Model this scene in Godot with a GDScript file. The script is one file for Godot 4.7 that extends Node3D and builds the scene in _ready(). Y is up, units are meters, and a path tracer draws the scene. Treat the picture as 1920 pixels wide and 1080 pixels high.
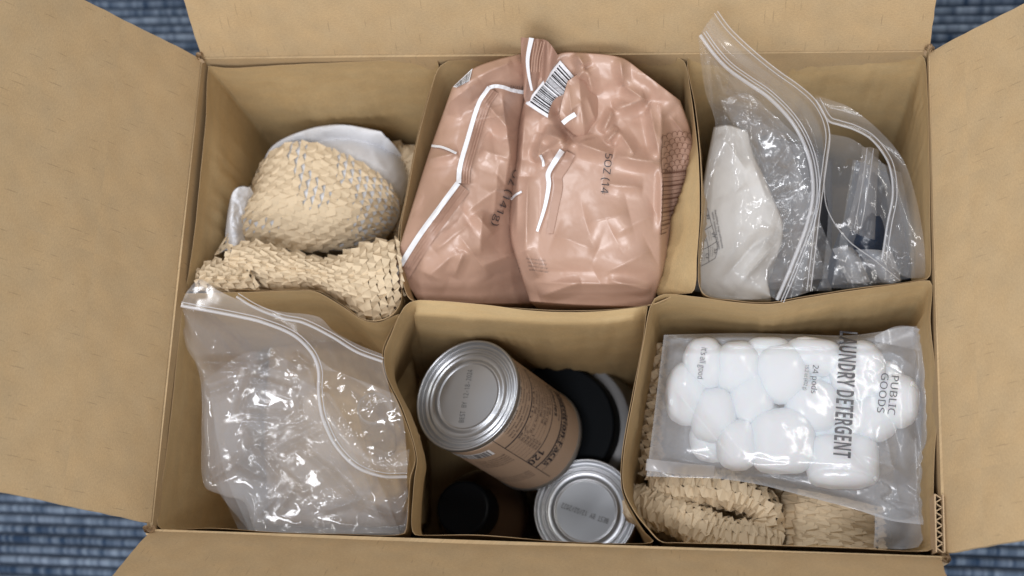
extends Node3D
# An open carton on a striped carpet, six kraft paper bags inside, packed with household goods.

const EYE := Vector3(0.11922735, 1.31531844, 0.27347733)
const RIGHT := Vector3(0.99096648, -0.12608953, -0.04568234)
const UPWARD := Vector3(-0.01129271, 0.26097007, -0.96528084)
const AHEAD := Vector3(-0.13363353, -0.95707683, -0.2571887)
const LENS := 2800.0
const RIM := 0.3          # height of the carton's rim
const HX := 0.27          # half of its inner width
const HZ := 0.1786        # half of its inner depth

var M := {}
var nz := FastNoiseLite.new()
var nz_ridge := FastNoiseLite.new()
var nz_fine := FastNoiseLite.new()
var rng := RandomNumberGenerator.new()
var taken := {}

# ---------------------------------------------------------------- tools
func at(x: float, y: float, h: float) -> Vector3:
	# the place at height h that the survey of the photograph puts at (x, y)
	var d := RIGHT * ((x - 960.0) / LENS) + UPWARD * ((540.0 - y) / LENS) + AHEAD
	return EYE + d * ((h - EYE.y) / d.y)

func numbered(s: String) -> String:
	var n: int = taken.get(s, 0)
	taken[s] = n + 1
	return s if n == 0 else "%s_%03d" % [s, n]

func tag(o: Node3D, label: String, category: String, group := "") -> Node3D:
	o.set_meta("label", label)
	o.set_meta("category", category)
	if group: o.set_meta("group", group)
	return o

func thing(called: String, label: String, category: String, where := Vector3.ZERO, group := "") -> Node3D:
	var o := Node3D.new()
	o.name = numbered(called)
	add_child(o)
	o.position = where
	tag(o, label, category, group)
	return o

func part(called: String, mesh: Mesh, mat: Material, parent: Node3D, stuff := false) -> MeshInstance3D:
	var o := MeshInstance3D.new()
	o.name = called
	o.mesh = mesh
	o.material_override = mat
	parent.add_child(o, true)
	if stuff: o.set_meta("kind", "stuff")
	return o

class Mb:
	var p := PackedVector3Array()
	var uv := PackedVector2Array()
	var c := PackedColorArray()
	var ix := PackedInt32Array()
	var flat := false
	func v(q: Vector3, t := Vector2.ZERO) -> int:
		p.append(q); uv.append(t)
		return p.size() - 1
	func tri(a: int, b: int, d: int) -> void:
		ix.append(a); ix.append(b); ix.append(d)
	func quad(a: int, b: int, d: int, e: int) -> void:
		tri(a, b, d); tri(a, d, e)
	func grid(start: int, nu: int, nv: int, wrap := false) -> void:
		# nv rows of nu vertices
		for j in nv - 1:
			for i in (nu if wrap else nu - 1):
				var i2 := (i + 1) % nu
				quad(start + j * nu + i, start + j * nu + i2, start + (j + 1) * nu + i2, start + (j + 1) * nu + i)
	func box(lo: Vector3, hi: Vector3, b := Transform3D()) -> void:
		var s := p.size()
		for k in 8:
			v(b * Vector3(hi.x if k & 1 else lo.x, hi.y if k & 2 else lo.y, hi.z if k & 4 else lo.z))
		for f in [[0, 1, 3, 2], [5, 4, 6, 7], [4, 0, 2, 6], [1, 5, 7, 3], [2, 3, 7, 6], [4, 5, 1, 0]]:
			quad(s + f[0], s + f[1], s + f[2], s + f[3])
	func mesh(base := Vector3.ZERO) -> ArrayMesh:
		if flat:
			var p2 := PackedVector3Array()
			var u2 := PackedVector2Array()
			var c2 := PackedColorArray()
			var i2 := PackedInt32Array()
			for k in ix.size():
				p2.append(p[ix[k]]); u2.append(uv[ix[k]]); i2.append(k)
				if c.size(): c2.append(c[ix[k]])
			p = p2; uv = u2; c = c2; ix = i2
		var n := PackedVector3Array()
		n.resize(p.size())
		for k in range(0, ix.size(), 3):
			var a := p[ix[k]]
			var w := (p[ix[k + 2]] - a).cross(p[ix[k + 1]] - a)
			n[ix[k]] += w; n[ix[k + 1]] += w; n[ix[k + 2]] += w
		for k in n.size():
			n[k] = n[k].normalized() if n[k].length_squared() > 1e-30 else Vector3.UP
		if base != Vector3.ZERO:
			for k in p.size(): p[k] -= base
		var a := []
		a.resize(Mesh.ARRAY_MAX)
		a[Mesh.ARRAY_VERTEX] = p
		a[Mesh.ARRAY_NORMAL] = n
		a[Mesh.ARRAY_TEX_UV] = uv
		if c.size(): a[Mesh.ARRAY_COLOR] = c
		a[Mesh.ARRAY_INDEX] = ix
		var m := ArrayMesh.new()
		m.add_surface_from_arrays(Mesh.PRIMITIVE_TRIANGLES, a)
		return m

class Line:
	# a curve through points, walked by its length
	var q: Array
	var s := PackedFloat32Array()
	var smooth := true
	func _init(points: Array, is_smooth := true) -> void:
		q = points
		smooth = is_smooth
		s.append(0.0)
		for k in range(1, q.size()):
			s.append(s[k - 1] + maxf(0.001, (q[k] - q[k - 1]).length()))
	func at(t: float):
		var d := clampf(t, 0.0, 1.0) * s[-1]
		var k := 0
		while k < q.size() - 2 and s[k + 1] < d: k += 1
		var f := (d - s[k]) / (s[k + 1] - s[k])
		if not smooth: return q[k].lerp(q[k + 1], f)
		var a = q[k - 1] if k > 0 else q[k] * 2.0 - q[k + 1]
		var b = q[k + 2] if k + 2 < q.size() else q[k + 1] * 2.0 - q[k]
		var la: float = s[k] - s[k - 1] if k > 0 else s[k + 1] - s[k]
		var lb: float = s[k + 2] - s[k + 1] if k + 2 < q.size() else s[k + 1] - s[k]
		var l: float = s[k + 1] - s[k]
		var m0 = (q[k + 1] - a) * (l / (la + l))
		var m1 = (b - q[k]) * (l / (lb + l))
		var f2 := f * f
		var f3 := f2 * f
		return q[k] * (2 * f3 - 3 * f2 + 1) + m0 * (f3 - 2 * f2 + f) + q[k + 1] * (3 * f2 - 2 * f3) + m1 * (f3 - f2)

func pts(flat: Array) -> Array:
	var out := []
	for k in range(0, flat.size(), 2): out.append(Vector2(flat[k], flat[k + 1]))
	return out

class Patch:
	# the area between four border curves: top and bottom run the same way, so do left and right
	var t: Line
	var b: Line
	var l: Line
	var r: Line
	func xy(u: float, v: float) -> Vector2:
		var p: Vector2 = t.at(u).lerp(b.at(u), v) + l.at(v).lerp(r.at(v), u)
		var c: Vector2 = t.at(0.0).lerp(t.at(1.0), u).lerp(b.at(0.0).lerp(b.at(1.0), u), v)
		return p - c

func patch(top: Array, bottom: Array, left: Array, right: Array, smooth := true) -> Patch:
	var o := Patch.new()
	o.t = Line.new(pts(top), smooth); o.b = Line.new(pts(bottom), smooth)
	o.l = Line.new(pts(left), smooth); o.r = Line.new(pts(right), smooth)
	return o

class Relief:
	# remembers how high a sheet lies, so that prints and seams can lie on it
	var d := {}
	func put(x: float, y: float, h: float) -> void:
		var k := Vector2i(floori(x / 3.0), floori(y / 3.0))
		d[k] = maxf(h, d.get(k, -9.0))
	func get_h(x: float, y: float) -> float:
		var fx := x / 3.0 - 0.5
		var fy := y / 3.0 - 0.5
		var kx := floori(fx)
		var ky := floori(fy)
		var sum := 0.0
		var w := 0.0
		for r in [1, 2, 5, 10]:
			for i in range(-r + 1, r + 1):
				for j in range(-r + 1, r + 1):
					var k := Vector2i(kx + i, ky + j)
					if d.has(k):
						var g: float = maxf(0.02, 1.0 - absf(fx - kx - i)) * maxf(0.02, 1.0 - absf(fy - ky - j))
						sum += d[k] * g; w += g
			if w > 0.0: return sum / w
		return 0.25

func lay(pa: Patch, nu: int, nv: int, hf: Callable, mb: Mb, relief: Relief = null) -> int:
	# a sheet of nu x nv vertices over the patch, hf(x, y, u, v) high
	var start := mb.p.size()
	var lv := PackedVector2Array()
	for j in nv:
		var v := float(j) / (nv - 1)
		for i in nu:
			var u := float(i) / (nu - 1)
			var q := pa.xy(u, v)
			var h: float = hf.call(q.x, q.y, u, v)
			mb.v(at(q.x, q.y, h), Vector2(u, v))
			if relief: relief.put(q.x, q.y, h)
	mb.grid(start, nu, nv)
	return start

func border(start: int, nu: int, nv: int) -> PackedInt32Array:
	var e := PackedInt32Array()
	for i in nu: e.append(start + i)
	for j in range(1, nv): e.append(start + j * nu + nu - 1)
	for i in range(nu - 2, -1, -1): e.append(start + (nv - 1) * nu + i)
	for j in range(nv - 2, 0, -1): e.append(start + j * nu)
	return e

func skirt(mb: Mb, edge: PackedInt32Array, low: float, shrink: float, rows := 6, belly := 0.0) -> void:
	# closes a sheet downwards to a body with a bottom
	var mid := Vector3.ZERO
	for e in edge: mid += mb.p[e]
	mid /= edge.size()
	var n := edge.size()
	var last := edge
	for r in range(1, rows + 1):
		var f := float(r) / rows
		var row := PackedInt32Array()
		for e in edge:
			var q := mb.p[e]
			var s := 1.0 - shrink * f + belly * sin(PI * f)
			row.append(mb.v(Vector3(mid.x + (q.x - mid.x) * s, lerpf(q.y, low, f), mid.z + (q.z - mid.z) * s), mb.uv[e]))
		for i in n:
			var i2 := (i + 1) % n
			mb.quad(last[i], row[i], row[i2], last[i2])
		last = row
	var c := mb.v(Vector3(mid.x, low, mid.z))
	for i in n: mb.tri(c, last[(i + 1) % n], last[i])

func fold(x: float, y: float, k: Array) -> float:
	# k = [x1, y1, x2, y2, metres, width]: a crease that rises to a sharp ridge and dies out at its ends
	var ax: float = k[0]
	var ay: float = k[1]
	var dx: float = k[2] - ax
	var dy: float = k[3] - ay
	var w: float = k[5]
	var l2 := dx * dx + dy * dy
	var t := ((x - ax) * dx + (y - ay) * dy) / l2
	if t < -0.05 or t > 1.05: return 0.0
	var d := absf((x - ax) * dy - (y - ay) * dx) / sqrt(l2)
	if d >= w: return 0.0
	var g := 1.0 - d / w
	var e := 1.0 - pow(absf(clampf(t, 0, 1) * 2.0 - 1.0), 3.0)
	return k[4] * (0.45 * g + 0.55 * g * g) * e

func folds(x: float, y: float, list: Array) -> float:
	var s := 0.0
	for k in list: s += fold(x, y, k)
	return s

func ribbon(line: Line, a: float, b: float, la: float, lb: float, hf: Callable, n: int, m: int, mb: Mb, taper := 0.0, crown := 0.0) -> void:
	# a strip along a line, from a to b beside it, lifted la to lb over hf(x, y)
	var start := mb.p.size()
	for j in n:
		var t := float(j) / (n - 1)
		var q: Vector2 = line.at(t)
		var d: Vector2 = (line.at(minf(1.0, t + 0.01)) - line.at(maxf(0.0, t - 0.01))).normalized()
		var nrm := Vector2(-d.y, d.x)
		var w := 1.0 - taper * t
		for i in m:
			var s := float(i) / (m - 1)
			var o: Vector2 = q + nrm * lerpf(a, b, s) * w
			mb.v(at(o.x, o.y, hf.call(o.x, o.y) + lerpf(la, lb, s) + crown * sin(PI * s)), Vector2(s, t))
	mb.grid(start, m, n)

func lathe(profile: Array, n: int, mb: Mb) -> void:
	# profile of (radius, height)
	var start := mb.p.size()
	for k in profile.size():
		for i in n:
			var a := TAU * i / n
			mb.v(Vector3(cos(a) * profile[k].x, profile[k].y, sin(a) * profile[k].x), Vector2(float(i) / n, float(k) / (profile.size() - 1)))
	mb.grid(start, n, profile.size(), true)

func letters(text: String, font: Font, where: Callable, longest := 0.0) -> ArrayMesh:
	# flat lettering, bent onto a surface by where(x, y) with x and y from 0 to 1 over the text
	var t := TextMesh.new()
	t.text = text
	t.font = font
	t.font_size = 48
	t.pixel_size = 0.01
	t.depth = 0.0
	t.curve_step = 3.0
	var a := t.get_mesh_arrays()
	var mb := Mb.new()
	var box := t.get_aabb()
	var flat := PackedVector3Array()
	for q in a[Mesh.ARRAY_VERTEX]: flat.append(Vector3((q.x - box.position.x) / box.size.x, (q.y - box.position.y) / box.size.y, 0))
	var ix := PackedInt32Array()
	if a[Mesh.ARRAY_INDEX] != null and a[Mesh.ARRAY_INDEX].size(): ix = a[Mesh.ARRAY_INDEX]
	else:
		for k in flat.size(): ix.append(k)
	if longest > 0.0:
		# cut long triangles so that the print follows a curved surface
		var ratio := box.size.y / box.size.x
		for turn in 7:
			var next := PackedInt32Array()
			var cut := false
			for k in range(0, ix.size(), 3):
				var best := -1
				var most := longest
				for e in 3:
					var d := flat[ix[k + e]] - flat[ix[k + (e + 1) % 3]]
					var l := Vector2(d.x, d.y * ratio).length()
					if l > most:
						most = l; best = e
				if best < 0:
					next.append(ix[k]); next.append(ix[k + 1]); next.append(ix[k + 2])
				else:
					cut = true
					var i0 := ix[k + best]
					var i1 := ix[k + (best + 1) % 3]
					var i2 := ix[k + (best + 2) % 3]
					flat.append((flat[i0] + flat[i1]) * 0.5)
					var m := flat.size() - 1
					for w in [i0, m, i2, m, i1, i2]: next.append(w)
			ix = next
			if not cut: break
	for q in flat: mb.v(where.call(q.x, q.y))
	mb.ix = ix
	return mb.mesh()

func print_on(parent: Node3D, text: String, font: Font, from: Vector2, to: Vector2, tall: float, hf: Callable, lift: float, mat: Material, slant := 0.0, called := "lettering") -> void:
	var d := to - from
	var u := Vector2(d.y, -d.x).normalized() * tall
	part(called, letters(text, font, func(x, y):
		var q: Vector2 = from + d * x + u * y + d.normalized() * slant * tall * y
		return at(q.x, q.y, hf.call(q.x, q.y) + lift) - parent.position, 5.0 / d.length()), mat, parent)

func cells(surf: Callable, nu: int, nv: int, open: Callable, mb: Mb, lift: float, seed_n: int) -> void:
	# slit kraft paper pulled open: narrow strips side by side along v, each a zigzag of twisted facets,
	# with lens shaped slits between them where the paper is stretched
	rng.seed = seed_n
	mb.flat = true
	var steps := nv * 2
	var du := 1.0 / nu
	for r in nu + 1:
		var tone0 := rng.randf_range(0.94, 1.02)
		var last := -1
		for k in steps + 1:
			var v := float(k) / steps
			var u := (r + 0.0) * du
			var p: Vector3 = surf.call(u, v)
			var tu: Vector3 = (surf.call(u + du * 0.5, v) - surf.call(u - du * 0.5, v))
			var tv: Vector3 = (surf.call(u, v + 0.5 / nv) - surf.call(u, v - 0.5 / nv))
			var n := tv.cross(tu).normalized()
			var sgn := 1.0 if (k + r) % 2 == 0 else -1.0
			var g: float = open.call(u, v)
			var wid := 0.64 - (0.42 * g if sgn < 0.0 else 0.20 * g)
			var up := lift * sgn * rng.randf_range(0.4, 0.9)
			var tw := lift * rng.randf_range(0.35, 1.1) * (1.0 if (k / 2 + r) % 2 == 0 else -1.0)
			var c := p + tu * (sgn * 0.13) + tv * rng.randf_range(-0.05, 0.05) + n * up
			var skew := 0.10 * sgn
			var a := mb.v(c - tu * wid + n * tw - tv * skew)
			var b := mb.v(c + tu * wid - n * tw + tv * skew)
			var tone := tone0 * rng.randf_range(0.96, 1.04)
			mb.c.append(Color(tone, tone, tone)); mb.c.append(Color(tone, tone, tone))
			if last >= 0:
				if k % 2: mb.tri(last, last + 1, b); mb.tri(last, b, a)
				else: mb.tri(last, last + 1, a); mb.tri(last + 1, b, a)
			last = a

func tube_surf(line: Line, rad: float, squash := 1.0, twist := 0.0) -> Callable:
	# u runs round the tube, v along it
	return func(u: float, v: float) -> Vector3:
		var c: Vector3 = line.at(v)
		var d: Vector3 = (line.at(minf(1.0, v + 0.02)) - line.at(maxf(0.0, v - 0.02))).normalized()
		var side := d.cross(Vector3.UP).normalized()
		var upn := side.cross(d)
		var a := TAU * u + twist * v
		var r := rad * (1.0 + 0.18 * nz.get_noise_2d(v * 300.0, u * 60.0))
		return c + side * cos(a) * r + upn * sin(a) * r * squash

# ---------------------------------------------------------------- materials
func mat(c: Color, rough: float, metal := 0.0, spec := 0.5) -> StandardMaterial3D:
	# c is a linear, real-world colour
	var m := StandardMaterial3D.new()
	m.albedo_color = c.linear_to_srgb()
	m.roughness = rough
	m.metallic = metal
	m.metallic_specular = spec
	m.cull_mode = BaseMaterial3D.CULL_DISABLED
	return m

func film(c: Color, alpha: float, rough: float) -> StandardMaterial3D:
	var m := mat(c, rough)
	m.albedo_color.a = alpha
	m.transparency = BaseMaterial3D.TRANSPARENCY_ALPHA
	return m

func noise(freq: float, seed_n: int, oct := 4, kind := FastNoiseLite.TYPE_SIMPLEX_SMOOTH) -> FastNoiseLite:
	var n := FastNoiseLite.new()
	n.noise_type = kind
	n.frequency = freq
	n.seed = seed_n
	n.fractal_octaves = oct
	return n

func kraft_image(size: int, lines: bool, seed_n: int) -> ImageTexture:
	# tone of kraft paper around 1: clouds, fibres, specks; on board also faint broken marks of the flutes beneath
	rng.seed = seed_n
	var im := Image.create(size, size, false, Image.FORMAT_RGB8)
	var a := noise(6.0 / size, seed_n)
	var b := noise(0.22, seed_n + 1, 2)
	var marks := PackedFloat32Array()
	marks.resize(size * size)
	if lines:
		for k in 42:
			var x0 := int((k + 0.5) * size / 42.0)
			var y := rng.randi_range(0, 60)
			while y < size:
				var run := rng.randi_range(10, 60)
				if rng.randf() < 0.24:
					var deep := rng.randf_range(0.02, 0.13)
					var xs := x0 + rng.randi_range(-2, 2)
					for q in run:
						if y + q < size:
							var e := sin(PI * q / run)
							var xx := posmod(xs + int(q * 0.03), size)
							marks[(y + q) * size + xx] += deep * e
							marks[(y + q) * size + posmod(xx + 1, size)] += deep * e * 0.5
				y += run + rng.randi_range(0, 70)
	for y in size:
		for x in size:
			var f := 0.93 + 0.035 * a.get_noise_2d(x, y) + 0.035 * b.get_noise_2d(x * 0.35, y) + 0.05 * b.get_noise_2d(x * 1.3 + 500.0, y * 0.9) - 1.5 * marks[y * size + x]
			var warm := 0.012 * a.get_noise_2d(x + 900.0, y * 1.2)
			im.set_pixel(x, y, Color(f + warm, f, f - warm * 1.5))
	for k in size * 2:
		var x := rng.randi_range(0, size - 1)
		var y := rng.randi_range(0, size - 1)
		im.set_pixel(x, y, im.get_pixel(x, y).darkened(rng.randf_range(0.02, 0.1)))
	return ImageTexture.create_from_image(im)

func bars_image(seed_n: int, tail: bool) -> ImageTexture:
	rng.seed = seed_n
	var im := Image.create(256, 128, false, Image.FORMAT_RGB8)
	im.fill(Color(0.93, 0.94, 0.96))
	var x := 18
	while x < 236:
		var w: int = [2, 2, 4, 6, 8][rng.randi_range(0, 4)]
		im.fill_rect(Rect2i(x, 14 if tail else 8, w, 114 if tail else 88), Color(0.05, 0.05, 0.07))
		x += w + [2, 3, 5, 7][rng.randi_range(0, 3)]
	return ImageTexture.create_from_image(im)

func make_materials() -> void:
	var board := kraft_image(768, true, 11)
	var paper := kraft_image(512, false, 23)
	M.board = mat(Color(0.54, 0.39, 0.22), 0.88, 0.0, 0.3)
	M.board.albedo_texture = board
	M.board_edge = mat(Color(0.52, 0.38, 0.24), 0.95, 0.0, 0.2)
	M.kraft = mat(Color(0.56, 0.40, 0.205), 0.82, 0.0, 0.35)
	M.kraft.albedo_texture = paper
	M.kraft.uv1_scale = Vector3(3, 2, 1)
	M.kraft.backlight_enabled = true
	M.kraft.backlight = Color(0.2, 0.2, 0.2)
	M.kraft_rim = mat(Color(0.56, 0.40, 0.23), 0.9, 0.0, 0.2)
	M.cells = mat(Color(0.68, 0.55, 0.38), 0.8, 0.0, 0.3)
	M.cells.vertex_color_use_as_albedo = true
	M.cells.backlight_enabled = true
	M.cells.backlight = Color(0.16, 0.16, 0.16)
	M.tissue = mat(Color(0.72, 0.73, 0.76), 0.9, 0.0, 0.2)
	M.pink = mat(Color(0.475, 0.302, 0.226), 0.36, 0.0, 0.65)
	M.pink_fin = mat(Color(0.43, 0.27, 0.205), 0.4, 0.0, 0.5)
	M.white_print = mat(Color(0.84, 0.86, 0.9), 0.4)
	M.ink = mat(Color(0.05, 0.045, 0.05), 0.45)
	M.ink_soft = mat(Color(0.16, 0.12, 0.11), 0.5)
	M.ink_grey = mat(Color(0.1, 0.1, 0.11), 0.4)
	M.ink_brown = mat(Color(0.16, 0.08, 0.055), 0.5)
	M.clear = film(Color(0.84, 0.86, 0.9), 0.09, 0.12)
	M.clear_soft = film(Color(0.80, 0.81, 0.84), 0.12, 0.14)
	M.hazy = film(Color(0.78, 0.77, 0.78), 0.16, 0.075)
	M.zip = film(Color(0.86, 0.88, 0.93), 0.42, 0.2)
	M.zip_line = film(Color(0.86, 0.88, 0.93), 0.4, 0.22)
	M.milky = film(Color(0.70, 0.73, 0.78), 0.27, 0.18)
	M.pod = mat(Color(0.82, 0.83, 0.85), 0.55, 0.0, 0.45)
	M.pod.subsurf_scatter_enabled = true
	M.pod.subsurf_scatter_strength = 0.25
	M.tin = mat(Color(0.46, 0.475, 0.50), 0.33, 0.85)
	M.tin_dull = mat(Color(0.42, 0.44, 0.46), 0.42, 1.0)
	M.label = mat(Color(0.43, 0.31, 0.225), 0.5)
	M.label_edge = mat(Color(0.62, 0.56, 0.5), 0.7)
	M.stamp = mat(Color(0.10, 0.10, 0.10), 0.7)
	M.black = mat(Color(0.0045, 0.006, 0.008), 0.6, 0.0, 0.2)
	M.black_gloss = mat(Color(0.006, 0.007, 0.009), 0.35, 0.0, 0.25)
	M.grey_body = mat(Color(0.2, 0.205, 0.215), 0.45)
	M.amber = mat(Color(0.075, 0.042, 0.024), 0.2, 0.0, 0.35)
	M.white_pouch = mat(Color(0.62, 0.61, 0.59), 0.6, 0.0, 0.3)
	M.navy = mat(Color(0.018, 0.03, 0.055), 0.3)
	M.cup = film(Color(0.62, 0.66, 0.72), 0.2, 0.1)

# ---------------------------------------------------------------- setting
func camera_and_light() -> void:
	var cam := Camera3D.new()
	cam.name = "camera"
	add_child(cam)
	cam.transform = Transform3D(Basis(RIGHT, UPWARD, -AHEAD), EYE)
	cam.near = 0.05
	cam.far = 30.0
	var lens := CameraAttributesPhysical.new()
	lens.frustum_focal_length = 62.22
	lens.frustum_focus_distance = 1.05
	lens.exposure_aperture = 5.6
	cam.attributes = lens
	cam.fov = rad_to_deg(2.0 * atan(540.0 / LENS))
	cam.current = true
	var w := WorldEnvironment.new()
	w.name = "room_air"
	var e := Environment.new()
	e.background_mode = Environment.BG_COLOR
	e.background_color = Color(0.36, 0.37, 0.39).linear_to_srgb()
	e.tonemap_mode = Environment.TONE_MAPPER_LINEAR
	e.tonemap_exposure = 0.93
	e.sdfgi_enabled = true
	e.ssao_enabled = true
	e.ssil_enabled = true
	w.environment = e
	add_child(w)
	lamp("ceiling_panel", Vector3(0.8, 2.75, -0.3), Vector3(0, 0.25, 0), Vector2(1.0, 0.13), 1.0, Color(1.0, 0.985, 0.96))
	lamp("ceiling_panel", Vector3(-1.3, 2.75, -0.95), Vector3(0, 0.25, 0), Vector2(1.0, 0.14), 2.3, Color(0.98, 0.985, 1.0))
	lamp("ceiling_panel", Vector3(-0.1, 2.75, 1.0), Vector3(0, 0.25, 0), Vector2(1.2, 0.4), 3.5, Color(0.985, 0.985, 1.0))
	lamp("window_light", Vector3(-0.2, 2.3, 2.3), Vector3(0, 0.25, 0), Vector2(2.0, 1.2), 4.8, Color(0.97, 0.98, 1.0))

func lamp(called: String, from: Vector3, to: Vector3, size: Vector2, energy: float, c: Color) -> void:
	var l := AreaLight3D.new()
	l.name = numbered(called)
	add_child(l)
	l.look_at_from_position(from, to, Vector3.FORWARD if absf((to - from).normalized().y) > 0.99 else Vector3.UP)
	l.area_size = size
	l.light_energy = energy
	l.light_color = c
	l.area_range = 20.0
	l.shadow_enabled = true

func carpet() -> void:
	# ribs of loop pile across the room, each of its own blue, with lighter flecks
	var im := Image.create(1024, 1024, false, Image.FORMAT_RGB8)
	var a := noise(0.012, 5, 3)
	var b := noise(0.09, 6, 2)
	rng.seed = 4
	var tones := []
	for k in 130: tones.append(rng.randf())
	for y in 1024:
		var row := int(y / 8.0)
		for x in 1024:
			var f: float = 0.34 + 0.28 * (tones[row] - 0.5) + 0.34 * a.get_noise_2d(x * 0.35, row * 60.0) + 0.5 * b.get_noise_2d(x * 1.4, row * 37.0)
			if y % 8 == 0 or y % 8 == 7: f *= 0.2
			f = clampf(f + 0.06, 0.0, 1.0)
			im.set_pixel(x, y, Color(0.026, 0.048, 0.088).lerp(Color(0.26, 0.315, 0.39), f).linear_to_srgb())
	var m := mat(Color(1, 1, 1), 0.95, 0.0, 0.1)
	m.albedo_texture = ImageTexture.create_from_image(im)
	m.rim_enabled = true
	m.rim = 0.3
	var mb := Mb.new()
	# 4.4 mm to a row; the ribs themselves stand up from the backing
	var nx := 90
	var rows := 3
	var z0 := -1.0
	var n_ribs := 220
	var pitch := 0.0092
	for r in n_ribs:
		var start := mb.p.size()
		for j in 5:
			var f := j / 4.0
			var z := z0 + (r + f) * pitch
			var up: float = [0.0, 0.0050, 0.0068, 0.0050, 0.0][j]
			for i in nx:
				var x := -1.2 + 2.4 * i / (nx - 1.0)
				var wob := 0.0008 * nz.get_noise_2d(x * 4000.0, r * 90.0)
				mb.v(Vector3(x, up * (1.0 + 0.3 * nz.get_noise_2d(x * 2500.0, r * 50.0 + 7.0)), z + wob), Vector2(x / 1.15, (z - z0) / (pitch * 2.0 * 64.0)))
		mb.grid(start, nx, 5)
	var o := part("carpet", mb.mesh(), m, self)
	o.set_meta("kind", "structure")
	var g := Mb.new()
	var s := g.v(Vector3(-15, -0.003, -15), Vector2(0, 0))
	g.v(Vector3(15, -0.003, -15), Vector2(26, 0)); g.v(Vector3(15, -0.003, 15), Vector2(26, 26)); g.v(Vector3(-15, -0.003, 15), Vector2(0, 26))
	g.quad(s, s + 1, s + 2, s + 3)
	o = part("floor", g.mesh(), m, self)
	o.set_meta("kind", "structure")

# ---------------------------------------------------------------- carton
func flap(box: Node3D, a: Vector3, b: Vector3, out: Vector3, long: float, seed_n: int, flare_a: float, flare_b: float) -> MeshInstance3D:
	# a to b is the hinge; the flap stands outwards and up
	var mb := Mb.new()
	var along := (b - a).normalized()
	var n := along.cross(out).normalized()
	if n.y < 0.0: n = -n
	var nu := 60
	var nv := 26
	var l := (b - a).length()
	for side in 2:
		var s := mb.p.size()
		for j in nv:
			var v := float(j) / (nv - 1)
			for i in nu:
				var u := float(i) / (nu - 1)
				var d := 0.0022 * nz.get_noise_2d(u * 90.0 + seed_n * 77.0, v * 60.0) + 0.004 * sin(PI * u) * v
				var hinge := 0.0014 * pow(1.0 - v, 30.0)
				var q := a.lerp(b, u) + out * v * long + n * (d - hinge) + along * (flare_b * u - flare_a * (1.0 - u)) * v
				q += along * 0.0006 * nz.get_noise_2d(v * 900.0, u * 10.0) * (1.0 if u == 0.0 or u == 1.0 else 0.0)
				mb.v(q - n * 0.0042 * side, Vector2(u * l / 0.2 + seed_n * 0.37, v * long / 0.2 + seed_n * 0.21))
		mb.grid(s, nu, nv)
	var e := border(0, nu, nv)
	var off := nu * nv
	var first := mb.p.size()
	for k in e:
		mb.v(mb.p[k], mb.uv[k]); mb.v(mb.p[k + off], mb.uv[k])
	for k in e.size():
		var k2 := (k + 1) % e.size()
		mb.quad(first + 2 * k, first + 2 * k + 1, first + 2 * k2 + 1, first + 2 * k2)
	return part("flap", mb.mesh(), M.board, box)

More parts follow.
